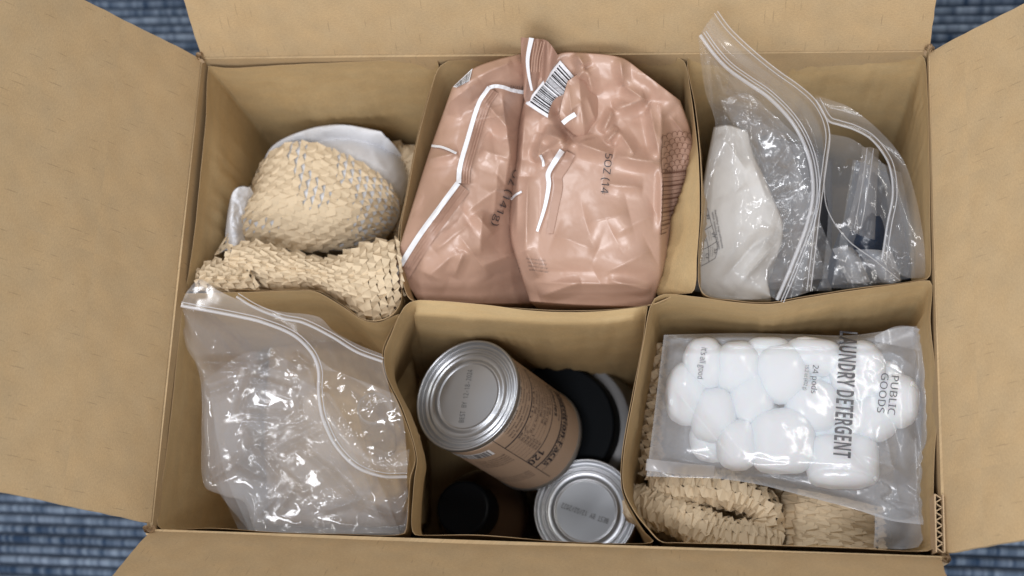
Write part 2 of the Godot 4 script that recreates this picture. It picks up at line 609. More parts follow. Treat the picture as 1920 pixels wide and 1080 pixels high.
func carton() -> void:
	var box := thing("cardboard_box", "open brown corrugated carton with four raised flaps on blue striped carpet", "cardboard box", Vector3(0, 0.006, 0))
	box.position = Vector3.ZERO
	var t := 0.0042
	for w in [
			[Vector3(-HX - t, 0.006, -HZ - t), Vector3(HX + t, RIM - 0.002, -HZ)], [Vector3(-HX - t, 0.006, HZ), Vector3(HX + t, RIM - 0.002, HZ + t)],
			[Vector3(-HX - t, 0.006, -HZ + 0.0002), Vector3(-HX, RIM - 0.002, HZ - 0.0002)], [Vector3(HX, 0.006, -HZ + 0.0002), Vector3(HX + t, RIM - 0.002, HZ - 0.0002)]]:
		var mb := Mb.new()
		mb.flat = true
		mb.box(w[0], w[1])
		for k in mb.p.size(): mb.uv[k] = Vector2((mb.p[k].x + mb.p[k].z) / 0.2, mb.p[k].y / 0.2)
		part("wall", mb.mesh(), M.board, box)
	var f := Mb.new()
	f.flat = true
	f.box(Vector3(-HX, 0.0061, -HZ), Vector3(HX, 0.0102, HZ))
	part("bottom", f.mesh(), M.board, box)
	var h := RIM
	flap(box, Vector3(-HX, h, -HZ), Vector3(HX, h, -HZ), Vector3(0.0, 0.884, -0.467), 0.182, 1, 0.0, 0.0).set_meta("label", "flap at the far long side of the carton")
	flap(box, Vector3(-HX, h, HZ + 0.001), Vector3(HX - 0.002, h, HZ + 0.001), Vector3(0.0, 0.854, 0.52), 0.182, 2, 0.0, 0.0).set_meta("label", "flap at the near long side of the carton")
	flap(box, Vector3(-HX, h, -HZ + 0.001), Vector3(-HX, h, HZ - 0.004), Vector3(-0.54, 0.84, -0.06).normalized(), 0.2, 3, 0.0, 0.0).set_meta("label", "flap at the short side beside the wrapped bundle")
	flap(box, Vector3(HX, h, -HZ + 0.001), Vector3(HX, h, HZ - 0.002), Vector3(0.661, 0.745, -0.088).normalized(), 0.2, 4, 0.0, 0.0).set_meta("label", "flap at the short side beside the detergent bag")
	# the right-hand wall's split rim shows the corrugation near the front corner
	var z := Mb.new()
	z.flat = true
	var za := HZ - 0.040
	var zb := HZ - 0.002
	var n := 13
	for s in 2:
		var x := HX - 0.0045 + s * 0.0052
		z.box(Vector3(x - 0.0004, RIM - 0.02, za), Vector3(x + 0.0004, RIM + 0.0025, zb))
	for k in n:
		var z1 := lerpf(za, zb, float(k) / n)
		var z2 := lerpf(za, zb, (k + 1.0) / n)
		var x1 := HX - 0.0041 + (0.0044 if k % 2 else 0.0)
		var x2 := HX - 0.0041 + (0.0 if k % 2 else 0.0044)
		var s := z.v(Vector3(x1, RIM + 0.0022, z1)); z.v(Vector3(x2, RIM + 0.0022, z2)); z.v(Vector3(x2, RIM - 0.018, z2)); z.v(Vector3(x1, RIM - 0.018, z1))
		z.quad(s, s + 1, s + 2, s + 3)
		var d := (Vector3(x2, 0, z2) - Vector3(x1, 0, z1)).normalized().cross(Vector3.UP) * 0.0006
		s = z.v(Vector3(x1, RIM + 0.0022, z1)); z.v(Vector3(x2, RIM + 0.0022, z2)); z.v(Vector3(x2, RIM + 0.0022, z2) + d); z.v(Vector3(x1, RIM + 0.0022, z1) + d)
		z.quad(s, s + 1, s + 2, s + 3)
	part("corrugated_edge", z.mesh(), M.board_edge, box)
	# frayed paper curls where the flaps were cut apart at the corners
	for c in [[-HX, -HZ, 0.9], [HX, -HZ, 2.2], [-HX - 0.001, HZ, -0.8], [HX + 0.001, HZ + 0.002, 3.7]]:
		var mb := Mb.new()
		for k in 3:
			var start := mb.p.size()
			var rad := 0.0034 - 0.0009 * k
			for j in 2:
				for i in 14:
					var a: float = c[2] + k * 0.5 + 4.4 * i / 13.0
					mb.v(Vector3(c[0] + cos(a) * rad, RIM + 0.004 + 0.001 * k - 0.007 * j + 0.001 * sin(i * 1.7 + k), c[1] + sin(a) * rad))
			mb.grid(start, 14, 2)
		part("torn_corner", mb.mesh(), M.board_edge, box)

# ---------------------------------------------------------------- kraft bags
func kraft_bag(label: String, rim: Array, low: float, seed_n: int, lean: float, push := 0.0) -> void:
	# rim: [x, y, height, (x, y, height of the fold under the rim)]
	var top := []
	var sub := []
	var mid := Vector3.ZERO
	for r in rim:
		top.append(at(r[0], r[1], r[2]))
		mid += top[-1]
	mid /= rim.size()
	for k in rim.size():
		var r: Array = rim[k]
		if r.size() > 3: sub.append(at(r[3], r[4], r[5]))
		else:
			var q: Vector3 = top[k]
			sub.append(Vector3(lerpf(q.x, mid.x, 0.015), q.y - 0.03, lerpf(q.z, mid.z, 0.015)))
	top.append(top[0]); sub.append(sub[0])
	var lt := Line.new(top)
	var ls := Line.new(sub)
	ls.s = lt.s
	var nu := 200
	var nv := 30
	var mb := Mb.new()
	for j in nv:
		var v := float(j) / (nv - 1)
		for i in nu:
			var u := float(i) / nu
			var a: Vector3 = lt.at(u)
			var b: Vector3 = ls.at(u)
			var base := Vector3(lerpf(a.x, mid.x, lean), low, lerpf(a.z, mid.z, lean))
			# a wall that bulges towards the next bag at its foot
			if push != 0.0: base.x -= absf(push) * smoothstep(0.03, 0.07, (a.x - mid.x) * signf(push))
			var q: Vector3
			if v < 0.2: q = a.lerp(b, v / 0.2)
			else: q = b.lerp(base, (v - 0.2) / 0.8)
			var out := Vector3(q.x - mid.x, 0, q.z - mid.z).normalized()
			var ang := u * 40.0
			var w := 0.0035 * nz.get_noise_2d(cos(u * TAU) * 90.0 + seed_n * 31.0, sin(u * TAU) * 90.0 + v * 70.0)
			w += 0.0022 * (absf(nz_ridge.get_noise_2d(cos(u * TAU) * 160.0 + seed_n * 57.0, sin(u * TAU) * 160.0 + v * 30.0)) - 0.3)
			w += 0.0045 * facets(u * 1400.0 + seed_n * 500.0, v * 420.0, 130.0, 0.5, 1.4) * smoothstep(0.0, 0.15, v)
			q += out * (w * smoothstep(0.0, 0.35, v) - absf(w) * 0.5 * smoothstep(0.0, 0.2, v))
			if j == 0: q.y += 0.0006 * nz.get_noise_2d(u * 3000.0, seed_n * 9.0)
			mb.v(q, Vector2(u, v))
	mb.grid(0, nu, nv, true)
	var c := mb.v(Vector3(mid.x, low, mid.z), Vector2(0.5, 1))
	for i in nu: mb.tri((nv - 1) * nu + i, (nv - 1) * nu + (i + 1) % nu, c)
	var o := thing("kraft_paper_bag", label, "paper bag", Vector3(mid.x, low, mid.z), "kraft paper bags lining the carton")
	var e := Mb.new()
	for j in 3:
		for i in nu:
			var q := mb.p[i]
			var out := Vector3(q.x - mid.x, 0, q.z - mid.z).normalized()
			e.v(q + out * 0.00022 * j + Vector3.UP * [0.0, 0.0002, -0.001][j])
	e.grid(0, nu, 3, true)
	part("bag", mb.mesh(o.position), M.kraft, o)
	part("cut_edge", e.mesh(o.position), M.kraft_rim, o)

func kraft_bags() -> void:
	kraft_bag("kraft paper bag around the bundle in honeycomb paper",
		[[391, 124, .29], [430, 128, .288], [520, 123, .29], [640, 117, .291], [770, 113, .291], [818, 113, .291], [820, 135, .288], [804, 175, .284], [779, 270, .28], [759, 376, .278], [748, 430, .277], [747, 500, .276], [752, 560, .275],
		[735, 589, .273], [705, 601, .271], [677, 596, .27], [640, 570, .271], [592, 544, .274], [500, 544, .276], [420, 541, .272], [352, 543, .278], [354, 515, .284], [366, 430, .286], [376, 330, .287], [386, 225, .288], [388, 160, .289]], 0.012, 1, 0.09)
	kraft_bag("kraft paper bag around the two pink film pouches",
		[[842, 114, .292], [900, 112, .291], [1050, 110, .291], [1200, 108, .291], [1268, 108, .291], [1284, 118, .29], [1293, 165, .288], [1302, 230, .287], [1309, 300, .286, 1290, 310, .276], [1311, 400, .284, 1262, 410, .264], [1306, 480, .282, 1245, 500, .258], [1300, 545, .28, 1236, 555, .256],
		[1272, 550, .28], [1218, 571, .281], [1100, 582, .281], [960, 577, .281], [830, 565, .283], [772, 562, .281], [755, 520, .277], [752, 430, .279], [762, 376, .281], [782, 269, .284], [810, 162, .288], [824, 126, .291]], 0.012, 2, 0.10)
	kraft_bag("kraft paper bag around the clear zip bag with the white pouch",
		[[1290, 109, .291], [1320, 106, .291], [1500, 101, .292], [1650, 101, .292], [1712, 103, .292], [1731, 106, .292], [1737, 140, .291], [1742, 300, .29], [1744, 450, .289], [1745, 508, .288],
		[1738, 522, .287], [1600, 541, .285], [1500, 557, .282], [1440, 567, .281], [1380, 563, .281], [1318, 549, .281], [1310, 480, .28], [1316, 400, .284], [1314, 300, .287], [1304, 200, .289], [1290, 130, .291]], 0.012, 3, 0.08)
	kraft_bag("kraft paper bag around the empty looking crumpled clear bag",
		[[346, 551, .284], [420, 549, .282], [500, 547, .28], [560, 545, .279], [592, 547, .277], [640, 574, .272], [679, 600, .269], [708, 605, .269], [738, 593, .271], [748, 590, .274],
		[731, 622, .278], [717, 660, .279], [721, 702, .279], [753, 772, .279], [778, 855, .28], [768, 900, .282], [763, 980, .285], [755, 1001, .287],
		[640, 1001, .288], [520, 998, .288], [400, 990, .289], [310, 993, .29], [296, 985, .29], [299, 940, .289], [311, 860, .287], [324, 750, .287], [335, 640, .286], [342, 580, .285]], 0.012, 4, 0.10, 0.052)
	kraft_bag("kraft paper bag around the cans and the dark bottle",
		[[757, 578, .281], [768, 568, .284], [790, 563, .285, 778, 592, .276], [900, 571, .284, 900, 600, .276], [1010, 584, .283, 1010, 608, .275], [1110, 585, .283, 1120, 609, .275], [1200, 576, .283, 1195, 598, .276],
		[1213, 574, .283], [1211, 590, .282], [1205, 640, .282], [1185, 742, .28], [1169, 829, .279], [1164, 880, .279], [1167, 922, .28], [1187, 963, .281], [1208, 996, .284], [1224, 1015, .286],
		[1180, 1019, .288], [1050, 1015, .288], [900, 1003, .288], [800, 1003, .288], [777, 1001, .287], [772, 980, .286], [777, 900, .283], [782, 856, .281], [757, 771, .28], [725, 702, .28], [721, 661, .28], [736, 622, .28], [748, 594, .28]], 0.012, 5, 0.02, -0.045)
	kraft_bag("kraft paper bag around the bag of white detergent pods",
		[[1228, 560, .285], [1246, 552, .286], [1300, 556, .285], [1370, 566, .283], [1440, 571, .283], [1500, 561, .284], [1600, 545, .287], [1700, 531, .289], [1741, 526, .29], [1748, 535, .29],
		[1744, 600, .288], [1752, 680, .287], [1758, 760, .287], [1752, 850, .285], [1750, 930, .286], [1752, 1000, .287], [1752, 1024, .288], [1735, 1033, .288], [1600, 1027, .289], [1400, 1020, .289], [1270, 1017, .288], [1240, 1015, .287],
		[1216, 992, .284], [1191, 960, .281], [1171, 920, .28], [1168, 880, .279], [1173, 829, .28], [1189, 742, .281], [1208, 636, .283], [1218, 580, .285]], 0.012, 6, 0.08)

# ---------------------------------------------------------------- goods: wrapped bundle
func bundle() -> void:
	var o := thing("tissue_bundle", "round bundle in white tissue paper under honeycomb kraft paper", "tissue bundle", at(610, 380, 0.012))
	var mb := Mb.new()
	var pa := patch([484, 330, 510, 274, 575, 242, 640, 233, 715, 246], [478, 470, 520, 480, 600, 485, 680, 470, 735, 430], [484, 330, 480, 370, 478, 420, 478, 470], [715, 246, 752, 290, 768, 335, 755, 385, 735, 430])
	var n := 90
	var s := lay(pa, n, n, func(x, y, u, v):
		var e := pow(clampf(16.0 * u * (1 - u) * v * (1 - v), 0, 1), 0.42)
		return maxf(lerpf(0.205, 0.135, smoothstep(0.0, 0.5, v)), 0.135 + 0.088 * e) + 0.008 * facets(x, y, 48.0, 0.8, 1.6) + 0.002 * facets(x, y, 22.0, 2.0, 1.5), mb)
	skirt(mb, border(s, n, n), 0.06, 0.55, 6, 0.0)
	part("tissue_paper", mb.mesh(o.position), M.tissue, o)
	mb = Mb.new()
	pa = patch([428, 390, 436, 360, 450, 349, 468, 350], [424, 470, 434, 470, 444, 460, 455, 450], [428, 390, 424, 420, 422, 445, 424, 470], [468, 350, 462, 380, 455, 420, 455, 450])
	s = lay(pa, 30, 40, func(x, y, u, v): return 0.238 + 0.014 * sin(PI * u) + 0.012 * facets(x, y, 22.0, 0.5, 1.8), mb)
	skirt(mb, border(s, 30, 40), 0.13, 0.35)
	part("tissue_end", mb.mesh(o.position), M.tissue, o)

	var w := thing("honeycomb_paper", "honeycomb kraft paper wrapped round the white tissue bundle and gathered in front", "honeycomb paper", at(590, 420, 0.012), "honeycomb packing papers")
	mb = Mb.new()
	var dome := patch([478, 332, 498, 294, 538, 268, 580, 266, 628, 281, 686, 310, 730, 345, 748, 375], [405, 478, 440, 462, 500, 462, 560, 472, 620, 470, 690, 458, 720, 450], [478, 332, 466, 355, 448, 392, 432, 430, 405, 478], [748, 375, 750, 400, 740, 425, 720, 450])
	var dome_s := func(u: float, v: float) -> Vector3:
		var q := dome.xy(u, v)
		var e := pow(clampf(4.0 * u * (1 - u), 0, 1), 0.5) * (0.35 + 0.65 * pow(sin(PI * clampf(v * 0.74 + 0.12, 0, 1)), 0.7))
		return at(q.x, q.y, lerpf(0.15 + 0.035 * smoothstep(0.4, 0.0, v) + 0.083 * e - 0.03 * e * smoothstep(0.4, 0.0, v), 0.246, smoothstep(0.4, 0.0, u) * smoothstep(0.0, 0.6, v)))
	cells(dome_s, 22, 11, func(u, v): return clampf(0.4 + 2.4 * nz.get_noise_2d(u * 330.0 + 40.0, v * 160.0), 0.0, 1.0) * smoothstep(0.95, 0.75, v), mb, 0.0007, 3)
	part("paper_cells", mb.mesh(w.position), M.cells, w, true)
	mb = Mb.new()
	for j in 50:
		for i in 60:
			var u := 0.01 + 0.98 * i / 59.0
			var v := -0.02 + 1.0 * j / 49.0
			mb.v(dome_s.call(u, v) - Vector3(0, 0.0024, 0))
	mb.grid(0, 60, 50)
	part("tissue_liner", mb.mesh(o.position), M.tissue, o)
	# the gathered end: a thick roll lying across the front
	mb = Mb.new()
	var roll := patch([432, 460, 480, 452, 545, 474, 620, 486, 690, 458, 745, 452], [425, 522, 470, 540, 520, 554, 585, 548, 640, 572, 690, 600, 730, 592, 757, 568], [432, 460, 424, 490, 425, 522], [745, 452, 752, 510, 757, 568])
	cells(func(u: float, v: float) -> Vector3:
		var q := roll.xy(u, v)
		return at(q.x, q.y, 0.228 + 0.03 * sin(PI * clampf(v * 0.8 + 0.2, 0, 1)) + 0.022 * absf(u - 0.3) + 0.012 + 0.008 * nz.get_noise_2d(q.x * 0.8, q.y * 0.8)),
		24, 8, func(u, v): return clampf(1.4 * (u - 0.55), 0, 0.9), mb, 0.0012, 5)
	cells(func(u: float, v: float) -> Vector3:
		var q := roll.xy(0.22 + 0.78 * u, v)
		return at(q.x, q.y - 4.0, 0.18 + 0.045 * sin(PI * clampf(v * 0.8 + 0.2, 0, 1)) + 0.02 * u), 16, 8, func(_u, _v): return 0.0, mb, 0.0018, 6)
	part("paper_cells", mb.mesh(w.position), M.cells, w, true)
	mb = Mb.new()
	var curl := patch([372, 505, 395, 488, 435, 482, 455, 462], [370, 543, 405, 550, 447, 552, 490, 556], [372, 505, 369, 525, 370, 543], [452, 462, 470, 510, 490, 556])
	cells(func(u: float, v: float) -> Vector3:
		var q := curl.xy(u, v)
		return at(q.x, q.y, 0.270 + 0.012 * sin(PI * clampf(v, 0, 1)) - 0.012 * u), 9, 6, func(_u, _v): return 0.0, mb, 0.0018, 7)
	cells(tube_surf(Line.new([at(660, 300, 0.14), at(768, 300, 0.15), at(775, 400, 0.14), at(755, 450, 0.14)]), 0.011), 8, 20, func(_u, _v): return 0.0, mb, 0.0014, 8)
	part("paper_cells", mb.mesh(w.position), M.cells, w, true)

# ---------------------------------------------------------------- goods: pink pouches
func stripe(parent: Node3D, called: String, p: Array, a: float, b: float, lift: float, hf: Callable, m: Material, base: Vector3, n := 60, taper := 0.0, lift_b := -1.0) -> void:
	var mb := Mb.new()
	ribbon(Line.new(pts(p)), a, b, lift, lift if lift_b < 0.0 else lift_b, hf, n, 4, mb, taper)
	part(called, mb.mesh(base), m, parent)

func decal(parent: Node3D, called: String, pa: Patch, hf: Callable, lift: float, m: Material, base: Vector3, n := 24) -> void:
	var mb := Mb.new()
	lay(pa, n, n, func(x, y, _u, _v): return hf.call(x, y) + lift, mb)
	part(called, mb.mesh(base), m, parent)

func pouches() -> void:
	var sans := SystemFont.new()
	sans.font_names = PackedStringArray(["Droid Sans"])
	# --- first pouch, with the long white edged seam
	var o := thing("film_pouch", "dusty pink film pouch with a long white edged seam and black 141g print", "film pouch", at(880, 380, 0.014), "dusty pink film pouches")
	var ca := [
		[790, 440, 870, 330, 0.006, 26], [800, 300, 860, 286, 0.006, 20], [900, 180, 960, 250, 0.007, 30], [940, 170, 962, 330, 0.008, 28], [890, 225, 950, 215, 0.005, 22],
		[870, 400, 945, 345, 0.006, 40], [905, 395, 900, 480, 0.006, 34], [860, 440, 920, 520, 0.006, 40], [800, 520, 860, 470, 0.005, 24], [850, 520, 870, 470, 0.006, 18],
		[925, 440, 890, 400, 0.005, 24], [770, 500, 840, 530, 0.004, 30], [895, 200, 870, 320, 0.004, 24], [830, 200, 900, 150, 0.004, 26], [860, 160, 960, 115, 0.004, 24], [900, 280, 960, 300, 0.006, 36],
		[935, 300, 925, 420, 0.005, 34], [815, 470, 880, 420, 0.004, 22], [900, 500, 975, 470, 0.006, 26], [960, 260, 940, 400, 0.005, 22], [840, 350, 812, 420, 0.004, 26]]
	var pa := patch([848, 163, 888, 128, 930, 112, 978, 100], [733, 528, 765, 538, 790, 566, 900, 570, 1000, 570], [848, 163, 807, 279, 776, 376, 751, 457, 729, 525], [978, 100, 992, 150, 978, 218, 972, 269, 966, 356, 965, 442, 982, 508, 1000, 570])
	pa.l.q[-1] = Vector2(733, 528)
	var ra := Relief.new()
	var mb := Mb.new()
	var s := lay(pa, 110, 180, func(x, y, u, v):
		var e := pow(clampf(4.0 * u * (1 - u), 0, 1), 0.55)
		var b: float = lerpf(0.272, 0.246, smoothstep(0.75, 1.0, v)) + 0.012 * (1 - u)
		b += 0.028 * e * pow(sin(PI * clampf(0.12 + 0.86 * v, 0, 1)), 0.5)
		b += 0.030 * smoothstep(0.25, 0.0, v)
		b += 1.35 * folds(x, y, ca)
		b -= 0.026 * smoothstep(0.55, 1.0, u) * smoothstep(0.35, 0.95, v)
		var rough := clampf(0.35 + 1.6 * nz.get_noise_2d(x * 0.8 + 200.0, y * 0.8), 0.1, 1)
		b += 0.0105 * facets(x, y, 86.0, 1.15, 1.9) + rough * 0.0022 * facets(x, y, 31.0, 0.5, 1.7)
		return b + 0.0001 * nz_fine.get_noise_2d(x, y), mb, ra)
	skirt(mb, border(s, 110, 180), 0.014, 0.3, 8)
	part("pouch_body", mb.mesh(o.position), M.pink, o)
	var ha := func(x, y): return ra.get_h(x, y)
	# the seam: a fin folded over to one side, its cut edge white
	var fin := [729, 527, 781, 443, 830, 376, 856, 341]
	var fin2 := [857, 343, 859, 315, 873, 264, 896, 191, 915, 162]
	stripe(o, "seam_fin", fin, 0.0, 30.0, 0.0042, ha, M.pink_fin, o.position, 70, 0.0, 0.0012)
	stripe(o, "seam_fin", fin2, 0.0, 24.0, 0.0046, ha, M.pink_fin, o.position, 70, 0.0, 0.0012)
	for k in 3:
		for f in [fin, fin2]:
			stripe(o, "seam_rib", f, 11.0 + 5.0 * k, 13.0 + 5.0 * k, 0.0042 - 0.0005 * k, ha, M.pink_fin, o.position, 60)
	stripe(o, "white_edge", fin, -1.5, 8.5, 0.0046, ha, M.white_print, o.position, 70)
	stripe(o, "white_edge", fin2, -1.5, 7.5, 0.0050, ha, M.white_print, o.position, 70, 0.15)
	stripe(o, "white_edge", [916, 161, 928, 158, 944, 160, 962, 166, 984, 170], 0.0, 7.0, 0.0042, ha, M.white_print, o.position, 40)
	stripe(o, "white_edge", [809, 273, 830, 276, 856, 287], -2.0, 2.5, 0.0026, ha, M.white_print, o.position, 30)
	# the end seal standing up at the back
	mb = Mb.new()
	pa = patch([977, 70, 1000, 72, 1026, 77, 1048, 106], [980, 150, 985, 190, 1000, 185, 1020, 160], [977, 70, 977, 100, 980, 150], [1048, 106, 1035, 130, 1020, 160])
	s = lay(pa, 30, 40, func(x, y, u, v): return 0.338 - 0.042 * v + 0.006 * sin(u * 7.0) + 0.003 * sin(x * 0.35 + v * 3.0) * (1 - v), mb)
	var rf := Relief.new()
	part("end_seal", mb.mesh(o.position), M.pink_fin, o)
	var hs := func(x, y): return 0.338 - 0.042 * clampf((y - 70.0) / 105.0, 0, 1) + 0.006
	stripe(o, "white_edge", [996, 71, 989, 110, 991, 140, 997, 170], -5.0, 4.0, 0.006, hs, M.white_print, o.position, 40, 0.55)
	for k in 4:
		stripe(o, "seal_rib", [1003 + k * 6, 78, 998 + k * 5, 110, 996 + k * 5, 135], -0.8, 0.8, 0.006, hs, M.pink, o.position, 20)
	print_on(o, "5 OZ (141g)", sans, Vector2(969, 296), Vector2(918, 419), 17, ha, 0.0022, M.ink)
	print_on(o, "BA033-B", sans, Vector2(957, 166), Vector2(981, 168), 6, ha, 0.0052, M.ink)
	var code := mat(Color(1, 1, 1), 0.4)
	code.albedo_texture = bars_image(3, true)
	M.code = code
	decal(o, "barcode", patch([849, 163, 886, 128], [856, 164, 880, 152], [849, 163, 856, 164], [886, 128, 880, 152], false), ha, 0.0012, code, o.position)
	print_on(o, "83 0Z", sans, Vector2(968, 485), Vector2(975, 512), 8, ha, 0.0025, M.ink)

	# --- second pouch, in front, with the barcode and the corn drawing
	o = thing("film_pouch", "dusty pink film pouch with a barcode and brown corn drawing", "film pouch", at(1110, 400, 0.014), "dusty pink film pouches")
	var cb := [
		[1040, 292, 1072, 262, 0.010, 22], [1072, 264, 1150, 292, 0.009, 26], [1150, 292, 1240, 306, 0.008, 26], [1238, 190, 1246, 310, 0.009, 30], [1163, 108, 1168, 160, 0.006, 18], [1168, 160, 1216, 190, 0.007, 22],
		[1216, 190, 1238, 300, 0.007, 22], [1130, 250, 1150, 205, 0.007, 16], [1150, 205, 1212, 186, 0.008, 24], [1136, 268, 1160, 240, 0.008, 14], [1160, 246, 1190, 290, 0.006, 20], [1018, 250, 1062, 262, 0.010, 20],
		[1000, 300, 1062, 258, 0.009, 24], [985, 200, 975, 330, 0.008, 28], [1005, 305, 1018, 250, 0.006, 18], [972, 300, 968, 440, 0.006, 22], [990, 330, 985, 480, 0.006, 24], [1080, 100, 1098, 128, 0.008, 18],
		[1098, 128, 1078, 150, 0.007, 16], [1100, 125, 1112, 180, 0.006, 22], [1130, 345, 1205, 352, 0.004, 22], [1040, 440, 1120, 470, 0.004, 50], [1120, 520, 1220, 470, 0.005, 46], [985, 470, 1010, 520, 0.006, 20], [1000, 530, 1225, 534, 0.006, 22],
		[1010, 555, 1090, 530, 0.006, 20], [1140, 525, 1222, 545, 0.005, 16], [1245, 300, 1240, 440, 0.008, 16], [1200, 130, 1275, 190, 0.004, 26], [1255, 215, 1290, 260, 0.005, 24], [1100, 420, 1180, 400, 0.004, 60], [1150, 440, 1230, 400, 0.004, 50]]
	pa = patch([1003, 148, 1030, 118, 1050, 100, 1082, 98, 1163, 107, 1204, 134, 1275, 188], [993, 566, 1100, 573, 1222, 576], [1003, 148, 982, 190, 967, 269, 959, 356, 957, 442, 974, 505, 993, 566], [1275, 188, 1297, 249, 1306, 300, 1290, 350, 1262, 437, 1240, 520, 1222, 576])
	var rb := Relief.new()
	mb = Mb.new()
	s = lay(pa, 140, 190, func(x, y, u, v):
		var e := pow(clampf(4.0 * u * (1 - u), 0, 1), 0.5)
		var b := lerpf(0.268, 0.248, smoothstep(0.8, 1.0, v))
		b += 0.032 * e * pow(sin(PI * clampf(0.16 + 0.8 * v, 0, 1)), 0.5)
		b += 0.024 * smoothstep(0.2, 0.0, v)
		b -= 0.022 * smoothstep(1236.0, 1262.0, x) * smoothstep(190.0, 300.0, y)
		b += 1.45 * folds(x, y, cb)
		b -= 0.009 * exp(-(pow((x - 1062.0) / 17.0, 2.0) + pow((y - 232.0) / 26.0, 2.0)))
		b -= 0.010 * exp(-(pow((x - 1046.0) / 14.0, 2.0) + pow((y - 205.0) / 20.0, 2.0)))
		var calm := lerpf(1.0, 0.16, smoothstep(290.0, 330.0, y))
		var rough := clampf(0.35 + 1.6 * nz.get_noise_2d(x * 0.8 + 700.0, y * 0.8), 0.1, 1)
		b += calm * (0.0110 * facets(x + 20.0, y, 80.0, 0.75, 1.5) + rough * 0.0028 * facets(x, y + 50.0, 30.0, 2.2, 1.7))
		return b + 0.0001 * nz_fine.get_noise_2d(x, y), mb, rb)
	skirt(mb, border(s, 140, 190), 0.014, 0.3, 8)
	part("pouch_body", mb.mesh(o.position), M.pink, o)
	var hb := func(x, y): return rb.get_h(x, y)
	decal(o, "barcode", patch([985, 194, 1012, 160, 1050, 113], [1027, 221, 1030, 206, 1040, 186, 1062, 172, 1076, 143], [985, 194, 1006, 208, 1027, 221], [1050, 113, 1062, 127, 1076, 143]), hb, 0.0022, M.code, o.position, 40)
	# folded tab under the top edge
	mb = Mb.new()
	var tab := patch([1064, 152, 1084, 137, 1101, 125], [1055, 234, 1074, 251, 1096, 262, 1122, 238], [1064, 152, 1053, 190, 1048, 214, 1055, 234], [1101, 125, 1114, 140, 1119, 170, 1129, 210, 1122, 238], false)
	var ct := [[1064, 152, 1101, 126, 0.004, 14], [1085, 140, 1095, 255, 0.005, 22], [1060, 215, 1090, 190, 0.003, 16], [1100, 180, 1120, 235, 0.004, 14], [1066, 160, 1075, 245, 0.003, 12]]
	s = lay(tab, 50, 60, func(x, y, u, v): return lerpf(0.316, 0.309, u) - 0.012 * pow(u, 3.0) - 0.012 * pow(v, 6.0) + folds(x, y, ct) + 0.002 * sin(v * 5.0), mb)
	skirt(mb, border(s, 50, 60), 0.283, 0.12, 3)
	part("folded_tab", mb.mesh(o.position), M.pink, o)
	stripe(o, "white_edge", [1055, 231, 1066, 222, 1079, 214], -4.5, 4.5, 0.005, func(_x, _y): return 0.3205, M.white_print, o.position, 16)
	stripe(o, "white_edge", [1054, 282, 1042, 300, 1028, 325, 1029, 345, 1022, 386, 1007, 434], -5.5, 5.5, 0.0024, hb, M.white_print, o.position, 60, 0.55)
	stripe(o, "seam_fin", [1064, 284, 1054, 305, 1040, 330, 1041, 350, 1034, 390, 1026, 436], 2.0, -16.0, 0.0030, hb, M.pink_fin, o.position, 60, 0.3, 0.0008)
	stripe(o, "white_edge", [1013, 291, 1018, 302, 1019, 312], -2.2, 2.2, 0.0022, hb, M.white_print, o.position, 16)
	stripe(o, "white_edge", [958, 374, 966, 366, 978, 359], -2.0, 2.0, 0.0022, hb, M.white_print, o.position, 16)
	print_on(o, "5OZ (14", sans, Vector2(1132, 287), Vector2(1123, 362), 17, hb, 0.0020, M.ink)
	for k in 4: print_on(o, ["keep in a cool dry place", "reseal after opening", "best before see top", "packed in a clean place"][k], sans, Vector2(986 + k * 2.0, 487 + k * 7.0), Vector2(1022 + k * 2.0, 492 + k * 7.0), 4.5, hb, 0.0016, M.ink_soft)
	corn(o, hb)

func corn(o: Node3D, hf: Callable) -> void:
	# line drawing of an ear of corn printed on the side panel, cut as fine printed lines
	var mb := Mb.new()
	var line := func(p: Array, w: float):
		ribbon(Line.new(pts(p)), -w, w, 0.0018, 0.0018, hf, 14, 2, mb)
	rng.seed = 8
	for r in 7:
		for c in 6:
			var x := 1246.0 + c * 9.6 + (4.8 if r % 2 else 0.0)
			var y := 252.0 + r * 10.5 + (c - 3) * (c - 3) * 0.9
			if x > 1298.0: continue
			var p := []
			for k in 9:
				var a := PI * (0.95 + 1.1 * k / 8.0)
				p.append(x + cos(a) * 5.4); p.append(y + sin(a) * 6.2)
			line.call(p, 0.42)
	for k in 15:
		var y := 322.0 + k * 8.2
		var x0 := lerpf(1242.0, 1239.0, k / 14.0)
		var x1 := lerpf(1292.0, 1250.0, k / 14.0)
		line.call([x0, y + 3, (x0 + x1) * 0.5, y + 1.0, x1, y - 2.0], 1.5 if k % 3 == 0 else (0.45 if k % 3 == 1 else 0.8))
	for k in 12:
		line.call([1248 + k * 3.4, 318, 1249 + k * 3.2, 326], 0.4)
	line.call([1243, 252, 1240, 300, 1244, 350, 1240, 440], 0.6)
	part("corn_drawing", mb.mesh(o.position), M.ink_brown, o)

# ---------------------------------------------------------------- goods: cans, jar, bottle
func pose(o: Node3D, top: Vector3, bottom: Vector3) -> void:
	# stands a turned body with its axis from bottom to top
	var y := (top - bottom).normalized()
	var x := y.cross(Vector3.BACK).normalized()
	o.transform = Transform3D(Basis(x, y, x.cross(y)), bottom)

